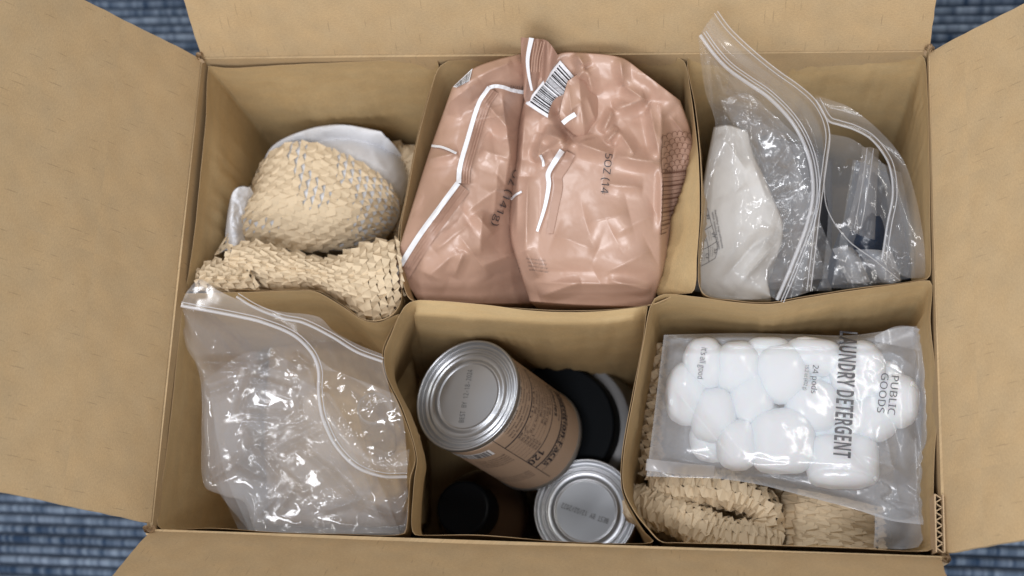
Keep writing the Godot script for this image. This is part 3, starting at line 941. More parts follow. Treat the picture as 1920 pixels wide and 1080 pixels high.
func tin_can(label: String, top: Vector3, bottom: Vector3, r: float, stamp: String, dir: Vector2) -> Node3D:
	var o := thing("tin_can", label, "can", Vector3.ZERO, "upturned cans in the kraft bag")
	pose(o, top, bottom)
	var h := (top - bottom).length()
	var k := r / 0.041
	# the end: double seam, then beads stepping down to the flat panel
	var mb := Mb.new()
	var prof := []
	for q in [[0.0412, -0.0050], [0.0420, -0.0042], [0.0421, -0.0008], [0.0417, 0.0], [0.0408, 0.0002], [0.0400, -0.0006], [0.0394, -0.0036], [0.0388, -0.0042], [0.0372, -0.0041], [0.0366, -0.0030], [0.0357, -0.0027], [0.0349, -0.0032],
			[0.0344, -0.0041], [0.0334, -0.0042], [0.0328, -0.0031], [0.0320, -0.0028], [0.0312, -0.0034], [0.0308, -0.0042], [0.0284, -0.0043], [0.0276, -0.0040], [0.0268, -0.0028], [0.0258, -0.0024], [0.0249, -0.0025], [0.0243, -0.0031], [0.0238, -0.0032], [0.012, -0.0030], [0.0, -0.0029]]:
		prof.append(Vector2(q[0] * k, h + q[1]))
	lathe(prof, 128, mb)
	part("can_end", mb.mesh(), M.tin, o)
	mb = Mb.new()
	lathe([Vector2(r * 1.003, h - 0.0048), Vector2(r * 0.995, h - 0.0052), Vector2(r * 0.985, h - 0.008), Vector2(r * 0.98, h - 0.010)], 96, mb)
	part("can_neck", mb.mesh(), M.label_edge, o)
	mb = Mb.new()
	lathe([Vector2(r * 0.980, h - 0.0085), Vector2(r * 0.992, h - 0.0085), Vector2(r * 0.994, h - 0.011), Vector2(r * 0.994, h * 0.5), Vector2(r * 0.994, 0.006), Vector2(r * 0.985, 0.005)], 96, mb)
	part("paper_label", mb.mesh(), M.label, o)
	mb = Mb.new()
	lathe([Vector2(r * 0.985, 0.0052), Vector2(r * 1.01, 0.004), Vector2(r * 1.012, 0.001), Vector2(r * 0.97, 0.0), Vector2(r * 0.95, 0.003), Vector2(0.0, 0.003)], 96, mb)
	part("far_end", mb.mesh(), M.tin, o)
	var mono := SystemFont.new()
	mono.font_names = PackedStringArray(["Droid Sans Mono"])
	# date stamp on the panel, running the way DIR points in the carton's plan
	var inv := o.transform.affine_inverse().basis
	var dx := (inv * Vector3(dir.x, 0, dir.y))
	dx.y = 0.0
	dx = dx.normalized()
	var dy := Vector3.UP.cross(dx)
	part("date_stamp", letters(stamp, mono, func(x, y): return Vector3(0, h - 0.0026, 0) + dx * (x - 0.5) * 0.040 * k + dy * ((y - 0.5) * 0.0042 * k + 0.002)), M.stamp, o)
	return o

func cans() -> void:
	var sans := SystemFont.new()
	sans.font_names = PackedStringArray(["Droid Sans"])
	var bold := SystemFont.new()
	bold.font_names = PackedStringArray(["Droid Sans"])
	bold.font_weight = 700
	var top := at(874, 740, 0.225)
	var bot := at(1002, 824, 0.122)
	var r := 0.0428
	var o := tin_can("upturned tin can lying tilted with brown nutrition facts label", top, bot, r, "BEST BY 12-18-2024", Vector2(0.05, -1.0))
	var h := (top - bot).length()
	# the label's print: a lies round the can (radians), z along it
	var inv := o.transform.affine_inverse()
	var toward: Vector3 = inv.basis * (EYE - o.position).normalized()
	var mid := atan2(toward.z, toward.x)
	# which way round the can runs down the picture
	var right_down: Vector3 = inv.basis * Vector3(0.55, 0, 0.83)
	var s := 1.0 if Vector3(-sin(mid), 0, cos(mid)).dot(right_down) > 0.0 else -1.0
	var on := func(a: float, z: float, lift: float) -> Vector3:
		return Vector3(cos(mid + s * a) * (r * 0.994 + lift), z + 0.005, sin(mid + s * a) * (r * 0.994 + lift))
	var say := func(text: String, font: Font, a: float, z: float, wide: float, tall: float):
		part("lettering", letters(text, font, func(x, y): return on.call(a + x * wide / r, z + (1.0 - y) * absf(tall), 0.0004)), M.ink, o)
	var rule := func(a: float, b: float, z: float, tall: float):
		var mb := Mb.new()
		for j in 2:
			for i in 24: mb.v(on.call(lerpf(a, b, i / 23.0), z - j * tall, 0.0003))
		mb.grid(0, 24, 2)
		part("rule", mb.mesh(), M.ink, o)
	# text tops point to the far end, so lines step from there towards the lid
	var a0 := -1.25
	var a1 := 0.42
	say.call("Nutrition Facts", bold, a0, 0.0215, 0.066, -0.0075)
	rule.call(a0, a1, 0.0225, 0.0004)
	say.call("about 3.5 servings per container", sans, a0, 0.0238, 0.044, -0.0030)
	say.call("Serving size  1/2 cup (123mL)", bold, a0, 0.0280, 0.066, -0.0032)
	rule.call(a0, a1, 0.0325, 0.0016)
	say.call("Amount per serving", sans, a0, 0.0350, 0.03, -0.0025)
	say.call("Calories", bold, a0, 0.0385, 0.028, -0.0058)
	say.call("120", bold, 0.08, 0.0378, 0.0150, -0.0085)
	rule.call(a0, a1, 0.0478, 0.0009)
	var rows := ["Total Fat 2g               3%", "Saturated Fat 0g         0%", "Cholesterol 0mg         0%", "Sodium 380mg          17%", "Total Carbohydrate 21g  8%", "Dietary Fiber 6g          21%", "Protein 7g                      "]
	for k in rows.size():
		say.call(rows[k], sans, a0, 0.0500 + k * 0.0046, 0.060, -0.0030)
		rule.call(a0, a1, 0.0537 + k * 0.0046, 0.0002)
	rule.call(a0, a1, 0.0825, 0.0014)
	for k in 4:
		say.call(["Vitamin D 0mcg 0%   Calcium 60mg 4%", "Iron 2mg 10%   Potassium 480mg 10%", "Ingredients: beans, water, onion,", "sea salt, garlic, pepper"][k], sans, a0, 0.0850 + k * 0.0042, 0.062, -0.0028)
	rule.call(a1, a1 + 0.012, 0.103, 0.096)
	# barcode and small print beyond the rule
	var mb := Mb.new()
	for j in 2:
		for i in 20: mb.v(on.call(0.62 + 0.78 * i / 19.0, h - 0.019 - 0.010 * j, 0.0004), Vector2(i / 19.0, j))
	mb.grid(0, 20, 2)
	part("barcode", mb.mesh(), M.code, o)
	for k in 5: say.call(["Distributed by", "packed for the pantry shelf", "please recycle this can", "refrigerate after opening", "gluten free"][k], sans, 0.52, 0.060 + 0.0034 * k, 0.026, -0.0024)
	for k in 4: say.call(["store in a cool dry place away", "from direct sunlight once opened", "keep in a closed container", "use within three days"][k], sans, 0.55, 0.022 + 0.0034 * k, 0.032, -0.0024)
	var ct := Vector3(0.0205, 0.128, 0.1365)
	var cb := Vector3(0.0215, 0.0135, 0.1350)
	tin_can("upright tin can with a bare silver end beside the dark bottle", ct, cb, 0.0402, "BEST BY 12/02/2022", Vector2(-0.95, -0.30))
	# black lidded jar leaning behind the first can
	var j := thing("lidded_jar", "grey jar with a wide black lid behind the tilted can", "jar")
	pose(j, at(1042, 797, 0.110), at(1092, 808, 0.03))
	var jl := (at(1042, 797, 0.110) - at(1092, 808, 0.03)).length()
	mb = Mb.new()
	lathe([Vector2(0.0490, jl - 0.026), Vector2(0.0493, jl - 0.004), Vector2(0.0485, jl - 0.0012), Vector2(0.0470, jl), Vector2(0.0, jl)], 96, mb)
	part("lid", mb.mesh(), M.black, j)
	mb = Mb.new()
	lathe([Vector2(0.0480, jl - 0.022), Vector2(0.0560, jl - 0.022), Vector2(0.0572, jl - 0.026), Vector2(0.0575, 0.01), Vector2(0.054, 0.0), Vector2(0.0, 0.0)], 96, mb)
	part("jar_body", mb.mesh(), M.grey_body, j)
	# dark bottle
	var b := thing("bottle", "dark amber bottle with a black screw cap near the front of the carton", "bottle")
	pose(b, Vector3(-0.0785, 0.126, 0.1375), Vector3(-0.0630, 0.0135, 0.1355))
	var bl := (Vector3(-0.0785, 0.126, 0.1375) - Vector3(-0.0630, 0.0135, 0.1355)).length()
	mb = Mb.new()
	lathe([Vector2(0.0212, bl - 0.030), Vector2(0.0226, bl - 0.0285), Vector2(0.0226, bl - 0.003), Vector2(0.0215, bl - 0.0006), Vector2(0.0195, bl), Vector2(0.0185, bl - 0.0008), Vector2(0.0, bl - 0.0008)], 72, mb)
	part("screw_cap", mb.mesh(), M.black_gloss, b)
	mb = Mb.new()
	lathe([Vector2(0.0205, bl - 0.030), Vector2(0.0225, bl - 0.034), Vector2(0.0300, bl - 0.042), Vector2(0.0365, bl - 0.050), Vector2(0.0392, bl - 0.060), Vector2(0.0395, 0.012), Vector2(0.038, 0.0), Vector2(0.0, 0.0)], 72, mb)
	part("bottle_body", mb.mesh(), M.amber, b)

# ---------------------------------------------------------------- goods: detergent
func pod_mesh(e: float) -> ArrayMesh:
	# a filled cushion of film with a flat seam round its middle
	var mb := Mb.new()
	var nu := 40
	var nv := 22
	for j in nv:
		var b := -PI / 2 + PI * j / (nv - 1)
		for i in nu:
			var a := TAU * i / nu
			var cx := signf(cos(a)) * pow(absf(cos(a)), e)
			var cz := signf(sin(a)) * pow(absf(sin(a)), e)
			var cb := pow(maxf(cos(b), 0.0), 0.62)
			var q := Vector3(cx * cb, sin(b), cz * cb)
			var k := 1.0 + 0.06 * nz.get_noise_3d(q.x * 45.0, q.y * 45.0, q.z * 45.0) - 0.035 * pow(absf(sin(a * 3.5 + 1.0)), 6.0) * (1.0 - absf(sin(b))) + 0.01 * nz_ridge.get_noise_3d(q.x * 90.0 + 9.0, q.y * 50.0, q.z * 90.0)
			if absf(sin(b)) < 0.1: k += 0.015
			mb.v(q * k)
	mb.grid(0, nu, nv, true)
	return mb.mesh()

func detergent() -> void:
	var sans := SystemFont.new()
	sans.font_names = PackedStringArray(["Droid Sans"])
	var bold := SystemFont.new()
	bold.font_names = PackedStringArray(["Droid Sans"])
	bold.font_weight = 800
	bold.font_italic = true
	# x, y, half width, half length, height of centre, squareness
	var pods := [
		[1321, 683, 36, 46, .244, 0.9, "detergent pod under the it's all good print"], [1288, 738, 36, 54, .240, 0.9, "detergent pod nearest the short left edge of its bag"], [1338, 779, 39, 48, .243, 0.85, "detergent pod above the bag's lower left fold"],
		[1384, 690, 41, 46, .245, 0.9, "plump detergent pod right of the it's all good print"], [1409, 742, 37, 50, .242, 0.85, "detergent pod in the middle of the bag's left half"], [1440, 660, 42, 26, .236, 0.9, "half hidden detergent pod at the bag's top edge"],
		[1466, 700, 47, 52, .247, 0.85, "big round detergent pod left of the 24 pods print"], [1526, 668, 52, 32, .243, 0.85, "wide detergent pod at the top beside the lettering's start"], [1382, 834, 35, 43, .244, 0.9, "small detergent pod left of the squarest pod"],
		[1467, 826, 54, 55, .247, 0.6, "large square detergent pod with the bright glint"], [1524, 761, 46, 45, .242, 0.85, "detergent pod under the 15.2 oz print"], [1579, 864, 59, 46, .243, 0.55, "square detergent pod below the end of the lettering"],
		[1608, 698, 46, 54, .245, 0.9, "detergent pod right of the word laundry"], [1634, 783, 41, 41, .240, 0.9, "detergent pod right of the word detergent"], [1682, 752, 36, 45, .245, 0.9, "detergent pod under the goods print near the right edge"]]
	for p in pods:
		p[4] = 0.2378 + (p[4] - 0.2405) * 0.5
		p[2] *= 1.1
		p[3] *= 1.1
	for p in [[1350, 725, "near the short left edge of the bag"], [1420, 790, "above the small lower left pod"], [1500, 720, "beside the 24 pods print"], [1570, 740, "left of the word laundry"], [1575, 805, "beneath the middle of the word detergent"], [1650, 720, "between the words laundry and goods"], [1340, 822, "at the bag's lower left fold"], [1425, 700, "among the upper left pods"], [1520, 815, "beside the large square pod"]]:
		pods.append([p[0], p[1], 46, 44, 0.229, 0.85, "half hidden detergent pod low down " + p[2]])
	rng.seed = 21
	var round_pod := pod_mesh(0.85)
	var square_pod := pod_mesh(0.6)
	var first: MeshInstance3D = null
	var px := 2520.0
	for p in pods:
		var c := at(p[0], p[1], p[4])
		var q: MeshInstance3D
		if first == null:
			q = MeshInstance3D.new()
			q.material_override = M.pod
			first = q
		else:
			q = first.duplicate()
		q.mesh = square_pod if p[5] < 0.7 else round_pod
		q.name = numbered("detergent_pod")
		add_child(q)
		q.transform = Transform3D(Basis(Vector3.UP, rng.randf_range(-0.16, 0.12)) * Basis.from_scale(Vector3(p[2] / px, 0.0128, p[3] / px)), c)
		tag(q, "white " + p[6], "detergent pod", "white detergent pods in the clear bag")
	var hump := func(x: float, y: float) -> float:
		var s := 0.0
		for p in pods:
			var dx: float = absf(x - p[0]) / (p[2] * 1.05)
			var dy: float = absf(y - p[1]) / (p[3] * 1.05)
			if dx > 2.2 or dy > 2.2: continue
			var e: float = 2.0 / (0.6 if p[5] < 0.7 else 0.85)
			var d := pow(pow(dx, e) + pow(dy, e), 1.0 / e)
			var t: float = p[4] + (0.0138 * sqrt(maxf(0.0, 1.0 - pow(d, 3.2))) if d < 0.98 else 0.0026 - 0.006 * (d - 0.98)) + 0.0030
			s += exp((t - 0.24) * 420.0)
		return 0.24 + log(maxf(s, 1e-6)) / 420.0
	var o := thing("detergent_bag", "translucent printed bag of white laundry detergent pods", "detergent bag", at(1480, 790, 0.2))
	var pa := patch([1245, 628, 1320, 626, 1400, 625, 1500, 627, 1590, 629, 1650, 622, 1700, 612, 1729, 618], [1212, 893, 1270, 895, 1340, 897, 1420, 908, 1500, 928, 1600, 954, 1670, 976, 1733, 984], [1245, 628, 1236, 700, 1224, 800, 1212, 893], [1729, 618, 1733, 680, 1738, 780, 1742, 880, 1743, 930, 1733, 984])
	var cr := [
		[1240, 700, 1390, 880, 0.006, 22], [1215, 850, 1330, 872, 0.006, 16], [1400, 872, 1560, 900, 0.004, 18], [1610, 850, 1740, 905, 0.006, 26], [1655, 790, 1690, 960, 0.006, 20], [1700, 800, 1735, 870, 0.005, 24], [1690, 905, 1745, 935, 0.005, 16], [1640, 640, 1735, 700, 0.005, 26],
		[1590, 840, 1640, 900, 0.004, 14], [1480, 890, 1500, 920, 0.004, 14], [1720, 640, 1710, 720, 0.004, 18], [1660, 860, 1700, 900, 0.005, 12], [1640, 930, 1740, 950, 0.006, 18]]
	var re := Relief.new()
	var top_h := func(x: float, y: float, u: float, v: float) -> float:
		var e := smoothstep(0.0, 0.03, u) * smoothstep(0.0, 0.05, 1 - u) * smoothstep(0.0, 0.03, v) * smoothstep(0.0, 0.08, 1 - v)
		var taut := smoothstep(1228.0, 1290.0, x) * smoothstep(1735.0, 1690.0, x) * smoothstep(632.0, 665.0, y) * smoothstep(915.0 + 0.0, 868.0, y)
		var rest := 0.2385 + 0.0185 * taut - 0.006 * smoothstep(0.75, 1.0, v) + folds(x, y, cr) + 0.0022 * facets(x, y, 60.0, 0.4, 1.6)
		var h: float = maxf(hump.call(x, y), rest)
		h = lerpf(maxf(h, rest), rest - 0.004, 0.0 if h > rest + 0.004 else 0.3)
		return lerpf(0.232 + 0.020 * smoothstep(0.75, 1.0, u), h, e) + 0.0009 * facets(x, y, 40.0, 1.9, 1.5)
	var mb := Mb.new()
	lay(pa, 190, 130, top_h, mb, re)
	part("film", mb.mesh(o.position), M.milky, o)
	mb = Mb.new()
	lay(pa, 40, 30, func(x, y, u, v): return 0.231 - 0.016 * pow(sin(PI * u) * sin(PI * v), 0.5), mb)
	part("film", mb.mesh(o.position), M.milky, o)
	var hf := func(x, y): return re.get_h(x, y)
	# seal along the short edge with its punched hole, and the bottom gusset hanging out below
	stripe(o, "seal", [1213, 860, 1280, 868, 1340, 873], 0.0, 22.0, 0.0012, hf, M.zip, o.position, 30)
	mb = Mb.new()
	lay(patch([1640, 962, 1690, 975, 1742, 955], [1638, 1026, 1690, 1030, 1722, 1026], [1640, 962, 1640, 1000, 1638, 1026], [1742, 955, 1740, 995, 1722, 1026]), 40, 40, func(x, y, u, v): return 0.238 + 0.004 * sin(u * 6.0 + v * 2.0) + 0.006 * v, mb)
	part("gusset", mb.mesh(o.position), M.milky, o)
	mb = Mb.new()
	lay(patch([1640, 630, 1680, 612, 1724, 612], [1640, 640, 1690, 650, 1732, 660], [1640, 630, 1640, 640], [1724, 612, 1730, 635, 1732, 660]), 20, 12, func(x, y, u, v): return 0.246 + 0.004 * sin(u * 5.0), mb)
	part("gusset", mb.mesh(o.position), M.milky, o)
	print_on(o, "LAUNDRY DETERGENT", bold, Vector2(1575, 620), Vector2(1562, 856), 33, hf, 0.0016, M.ink_grey, 0.05)
	print_on(o, "24 pods", sans, Vector2(1521, 684), Vector2(1517, 737), 15, hf, 0.0016, M.ink_grey)
	print_on(o, "15.2 oz (432 g)", sans, Vector2(1508, 684), Vector2(1504, 731), 9, hf, 0.0016, M.ink_grey)
	print_on(o, "it's all good", sans, Vector2(1312, 651), Vector2(1304, 709), 15, hf, 0.0016, M.ink_grey)
	print_on(o, "PUBLIC", sans, Vector2(1672, 704), Vector2(1664, 777), 14, hf, 0.0016, M.ink_grey)
	print_on(o, "GOODS", sans, Vector2(1653, 699), Vector2(1644, 773), 14, hf, 0.0016, M.ink_grey)

	var w := thing("honeycomb_paper", "coiled honeycomb kraft paper under the detergent bag", "honeycomb paper", at(1400, 960, 0.012), "honeycomb packing papers")
	mb = Mb.new()
	cells(tube_surf(Line.new([at(1226, 915, 0.19), at(1290, 912, 0.2), at(1350, 918, 0.205), at(1405, 932, 0.2), at(1437, 962, 0.195), at(1430, 1000, 0.19), at(1400, 1030, 0.18)]), 0.0125), 11, 24, func(_u, _v): return 0.1, mb, 0.0015, 31)
	cells(tube_surf(Line.new([at(1196, 945, 0.18), at(1240, 958, 0.2), at(1290, 978, 0.205), at(1340, 1000, 0.203), at(1400, 1015, 0.2), at(1450, 1020, 0.19)]), 0.0140), 12, 24, func(_u, _v): return 0.0, mb, 0.0011, 32)
	part("paper_cells", mb.mesh(w.position), M.cells, w, true)
	mb = Mb.new()
	var flat := patch([1462, 912, 1540, 925, 1650, 950], [1452, 1040, 1540, 1040, 1655, 1045], [1462, 912, 1450, 980, 1452, 1040], [1650, 950, 1652, 1000, 1655, 1045])
	cells(func(u: float, v: float) -> Vector3:
		var q := flat.xy(u, v)
		return at(q.x, q.y, 0.192 + 0.016 * sin(PI * clampf(u * 0.9 + 0.1, 0, 1)) - 0.02 * smoothstep(0.15, 0.0, u)), 9, 8, func(_u, _v): return 0.0, mb, 0.0010, 33)
	var side := patch([1222, 650, 1232, 645, 1250, 640], [1203, 890, 1215, 900, 1240, 905], [1222, 650, 1208, 760, 1203, 890], [1250, 640, 1240, 760, 1240, 905])
	cells(func(u: float, v: float) -> Vector3:
		var q := side.xy(u, v)
		return at(q.x, q.y, 0.18 + 0.03 * u), 4, 18, func(_u, _v): return 0.0, mb, 0.0018, 34)
	cells(func(u: float, v: float) -> Vector3: return at(1225 + 455.0 * u, 650 + 375.0 * v, 0.10 + 0.012 * nz.get_noise_2d(u * 300.0, v * 300.0)), 28, 14, func(_u, _v): return 0.0, mb, 0.0016, 35)
	part("paper_cells", mb.mesh(w.position), M.cells, w, true)

# ---------------------------------------------------------------- goods: clear zip bags
func net(x: float, y: float, k: float, thin: float) -> float:
	# a sparse net of sharp creases with smooth film between, 0 to 1
	var n := absf(nz_ridge.get_noise_2d(x * k, y * k))
	return pow(maxf(0.0, 1.0 - n * thin), 1.6)

func spot(i: int, j: int) -> float:
	var n := (i * 374761393 + j * 668265263) & 0x7fffffff
	n = ((n ^ (n >> 13)) * 1274126177) & 0x7fffffff
	return float((n ^ (n >> 16)) & 0xffff) / 65535.0

func facets(x: float, y: float, size: float, turn: float, long := 1.0) -> float:
	# flat facets meeting in sharp creases, as in crumpled film, -0.5 to 0.5
	var wx := x + size * 0.75 * nz.get_noise_2d(x * 60.0 / size, y * 60.0 / size + turn * 90.0)
	var wy := y + size * 0.75 * nz.get_noise_2d(x * 60.0 / size + 700.0, y * 60.0 / size + turn * 90.0)
	var p := (wx * cos(turn) + wy * sin(turn)) / size
	var q := (wy * cos(turn) - wx * sin(turn)) / (size * long)
	var i := floori(p)
	var j := floori(q)
	var f := p - i
	var g := q - j
	var a := spot(i, j)
	var b := spot(i + 1, j)
	var c := spot(i, j + 1)
	var d := spot(i + 1, j + 1)
	if spot(i + 5000, j) < 0.5:
		if f + g < 1.0: return a + (b - a) * f + (c - a) * g - 0.5
		return d + (c - d) * (1.0 - f) + (b - d) * (1.0 - g) - 0.5
	if f > g: return a + (b - a) * f + (d - b) * g - 0.5
	return a + (d - c) * f + (c - a) * g - 0.5

func crumple(x: float, y: float, k: float) -> float:
	var s := 27.0 / k
	var patchy := clampf(0.3 + 1.8 * nz.get_noise_2d(x * 1.1 + 300.0, y * 1.1), 0, 1)
	return 0.9 * facets(x, y, s, 0.6, 1.5) + 0.46 * facets(x + 77.0, y, s * 0.40, 2.1, 2.0) * (0.1 + 0.9 * patchy) + 0.085 * facets(x, y + 91.0, s * 0.17, 1.2, 1.8) * patchy

func zip_tracks(o: Node3D, p: Array, offs: Array, hf: Callable, w := 1.8) -> void:
	for k in offs:
		var mb := Mb.new()
		ribbon(Line.new(pts(p)), k - w, k + w, 0.0008, 0.0008, hf, 90, 5, mb, 0.0, 0.0012)
		part("zip_track", mb.mesh(o.position), M.zip_line, o)

func white_pouch_and_bags() -> void:
	var sans := SystemFont.new()
	sans.font_names = PackedStringArray(["Droid Sans"])
	var bold := SystemFont.new()
	bold.font_names = PackedStringArray(["Droid Sans"])
	bold.font_weight = 700
	# --- white pouch inside the large bag
	var o := thing("white_pouch", "plain white pouch with a small printed table inside the clear zip bag", "pouch", at(1385, 420, 0.014))
	var pa := patch([1338, 238, 1366, 234, 1402, 246], [1296, 545, 1350, 562, 1446, 562], [1338, 238, 1322, 320, 1306, 430, 1296, 545], [1402, 246, 1414, 292, 1432, 330, 1450, 372, 1468, 420, 1462, 470, 1440, 512, 1446, 562])
	var re := Relief.new()
	var mb := Mb.new()
	var cw := [[1350, 250, 1400, 320, 0.006, 26], [1410, 300, 1440, 380, 0.005, 24], [1350, 540, 1440, 420, 0.006, 36], [1380, 540, 1450, 460, 0.006, 26], [1340, 300, 1330, 420, 0.004, 40], [1400, 470, 1460, 430, 0.005, 20]]
	var s := lay(pa, 60, 100, func(x, y, u, v):
		var e := pow(clampf(4.0 * u * (1 - u), 0, 1), 0.6)
		return 0.222 + 0.010 * e * pow(sin(PI * clampf(0.1 + 0.85 * v, 0, 1)), 0.5) + folds(x, y, cw) + 0.0045 * facets(x, y, 85.0, 0.7, 1.9) + 0.0010 * facets(x, y + 30.0, 24.0, 0.3, 2.2), mb, re)
	skirt(mb, border(s, 60, 100), 0.014, 0.25, 6)
	part("pouch_body", mb.mesh(o.position), M.white_pouch, o)
	var hw := func(x, y): return re.get_h(x, y)
	# printed table
	var mg := Mb.new()
	var seg := func(p: Array): ribbon(Line.new(pts(p)), -0.6, 0.6, 0.0012, 0.0012, hw, 12, 2, mg)
	seg.call([1326, 390, 1334, 420, 1344, 455, 1345, 470, 1341, 484])
	seg.call([1312, 400, 1326, 390]); seg.call([1308, 433, 1321, 431, 1336, 422]); seg.call([1310, 471, 1328, 463, 1345, 452]); seg.call([1308, 502, 1326, 493, 1341, 484]); seg.call([1316, 402, 1320, 432, 1328, 463, 1329, 492])
	part("printed_table", mg.mesh(o.position), M.ink_grey, o)
	for q in [["PF", 1325, 404, 1328, 413], ["VF", 1336, 436, 1339, 447], ["NF", 1316, 445, 1320, 455], ["SF", 1341, 466, 1340, 477], ["CF", 1325, 475, 1325, 486]]:
		print_on(o, q[0], bold, Vector2(q[1] - 2, q[2]), Vector2(q[3] - 2, q[4]), 6, hw, 0.0014, M.ink_grey)
		for k in 2: print_on(o, "preservative", sans, Vector2(q[1] - 6 - 4 * k, q[2] - 3), Vector2(q[3] - 6 - 4 * k, q[4] + 4), 2.6, hw, 0.0014, M.ink_grey)
	print_on(o, "healthy ingredients", bold, Vector2(1338, 395), Vector2(1352, 466), 5, hw, 0.0014, M.ink_grey)
	print_on(o, "with nothing to hide", bold, Vector2(1333, 398), Vector2(1346, 468), 5, hw, 0.0014, M.ink_grey)
	# --- navy pouch
	o = thing("navy_pouch", "dark navy pouch at the short side wall behind clear film", "pouch", at(1650, 430, 0.014))
	mb = Mb.new()
	pa = patch([1605, 300, 1640, 310, 1690, 330], [1530, 545, 1630, 535, 1708, 525], [1605, 300, 1585, 400, 1560, 470, 1530, 545], [1675, 330, 1692, 400, 1703, 460, 1708, 525])
	s = lay(pa, 50, 60, func(x, y, u, v): return 0.2 + 0.03 * sin(PI * u) * sin(PI * clampf(v * 0.9 + 0.08, 0, 1)) + 0.008 * crumple(x, y, 0.5), mb)
	skirt(mb, border(s, 50, 60), 0.014, 0.2)
	part("pouch_body", mb.mesh(o.position), M.navy, o)
	# --- dark wad between the pouches, in film
	o = thing("clear_film_wad", "crumpled clear film filling the middle of the zip bag beside the white pouch", "plastic film", at(1470, 330, 0.1))
	mb = Mb.new()
	pa = patch([1350, 190, 1400, 175, 1450, 215, 1500, 260], [1400, 520, 1440, 540, 1500, 545, 1560, 545], [1350, 190, 1400, 280, 1450, 400, 1400, 520], [1500, 260, 1520, 340, 1530, 450, 1560, 545])
	lay(pa, 70, 110, func(x, y, u, v): return 0.232 + 0.016 * crumple(x, y, 0.42) - 0.02 * v, mb)
	part("film", mb.mesh(o.position), M.clear, o)
	mb = Mb.new()
	lay(patch([1365, 200, 1470, 250], [1440, 530, 1580, 520], [1365, 200, 1440, 530], [1470, 250, 1580, 520]), 60, 80, func(x, y, u, v): return 0.20 + 0.02 * crumple(x + 333.0, y, 0.5), mb)
	part("film", mb.mesh(o.position), M.clear_soft, o)
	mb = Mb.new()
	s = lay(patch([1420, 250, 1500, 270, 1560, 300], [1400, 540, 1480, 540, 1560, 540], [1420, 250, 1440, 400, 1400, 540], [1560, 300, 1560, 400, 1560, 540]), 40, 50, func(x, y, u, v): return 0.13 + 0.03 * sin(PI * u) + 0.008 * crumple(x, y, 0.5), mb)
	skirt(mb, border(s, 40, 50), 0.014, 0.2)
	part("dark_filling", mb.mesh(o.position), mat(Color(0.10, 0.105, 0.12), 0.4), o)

	# --- large zip bag: front film, the open mouth's two lips, back film
	o = thing("zip_bag", "large clear zip bag standing open with the white pouch inside", "zip bag", at(1500, 360, 0.05), "clear zip bags in the carton")
	var inner := [1312, 66, 1336, 100, 1364, 130, 1400, 156, 1438, 182, 1478, 222, 1503, 262, 1519, 310, 1523, 369, 1512, 420, 1497, 462, 1476, 515, 1456, 562]
	var front := patch(inner, [1309, 70, 1322, 170, 1341, 235, 1322, 340, 1312, 430, 1308, 480, 1304, 520, 1330, 552, 1390, 560, 1420, 563, 1456, 563], [1312, 66, 1309, 70], [1456, 562, 1456, 563])
	var cf := [
		[1330, 100, 1340, 230, 0.010, 24], [1345, 180, 1420, 200, 0.010, 18], [1420, 200, 1470, 250, 0.008, 18], [1360, 215, 1380, 250, 0.008, 14], [1430, 300, 1500, 330, 0.009, 16], [1440, 340, 1500, 300, 0.010, 14], [1400, 250, 1440, 330, 0.009, 18], [1450, 370, 1510, 350, 0.008, 16],
		[1480, 270, 1440, 330, 0.008, 12], [1470, 380, 1450, 450, 0.008, 18], [1400, 520, 1470, 440, 0.010, 20], [1340, 540, 1430, 440, 0.008, 24], [1340, 130, 1380, 180, 0.006, 20], [1455, 240, 1495, 290, 0.008, 12]]
	for k in cf: k[5] *= 0.75
	mb = Mb.new()
	lay(front, 180, 100, func(x, y, u, v):
		var e := sin(PI * clampf(v, 0, 1))
		return lerpf(0.345, 0.286, smoothstep(0.0, 0.3, u)) - 0.03 * smoothstep(0.6, 1.0, v) * smoothstep(0.2, 0.5, u) + e * (0.014 * crumple(x, y, 0.27) + folds(x, y, cf)) - 0.012 * e, mb)
	part("front_film", mb.mesh(o.position), M.clear, o)
	var hi := func(x, y): return lerpf(0.345, 0.290, smoothstep(66.0, 260.0, y))
	var outer := [1346, 20, 1368, 50, 1397, 79, 1430, 108, 1462, 133, 1500, 160, 1530, 187, 1549, 219, 1557, 255, 1552, 300, 1545, 350, 1538, 400, 1530, 470, 1521, 546]
	mb = Mb.new()
	lay(patch(outer, inner, [1346, 20, 1326, 44, 1312, 66], [1521, 546, 1490, 556, 1456, 562]), 140, 12, func(x, y, u, v): return hi.call(x, y) + 0.012 * sin(PI * v) + 0.0016 * sin(v * 24.0), mb)
	part("zip_band", mb.mesh(o.position), M.clear_soft, o)
	var hz := func(x, y): return hi.call(x, y) + 0.006
	zip_tracks(o, inner, [-1.0], hz, 3.4)
	zip_tracks(o, inner, [-9.0, -14.0], func(x, y): return hi.call(x, y) + 0.010, 1.3)
	zip_tracks(o, outer, [1.0], hz, 1.4)
	zip_tracks(o, outer, [8.0], func(x, y): return hi.call(x, y) + 0.010, 1.2)
	var back := [1530, 187, 1553, 226, 1574, 234, 1600, 242, 1630, 258, 1652, 282, 1668, 312, 1674, 364, 1664, 420, 1654, 486]
	var bhi := func(x, y): return 0.283 - 0.018 * smoothstep(300.0, 500.0, y)
	zip_tracks(o, back, [0.0], bhi, 2.2)
	zip_tracks(o, back, [-8.0], bhi, 1.3)
	mb = Mb.new()
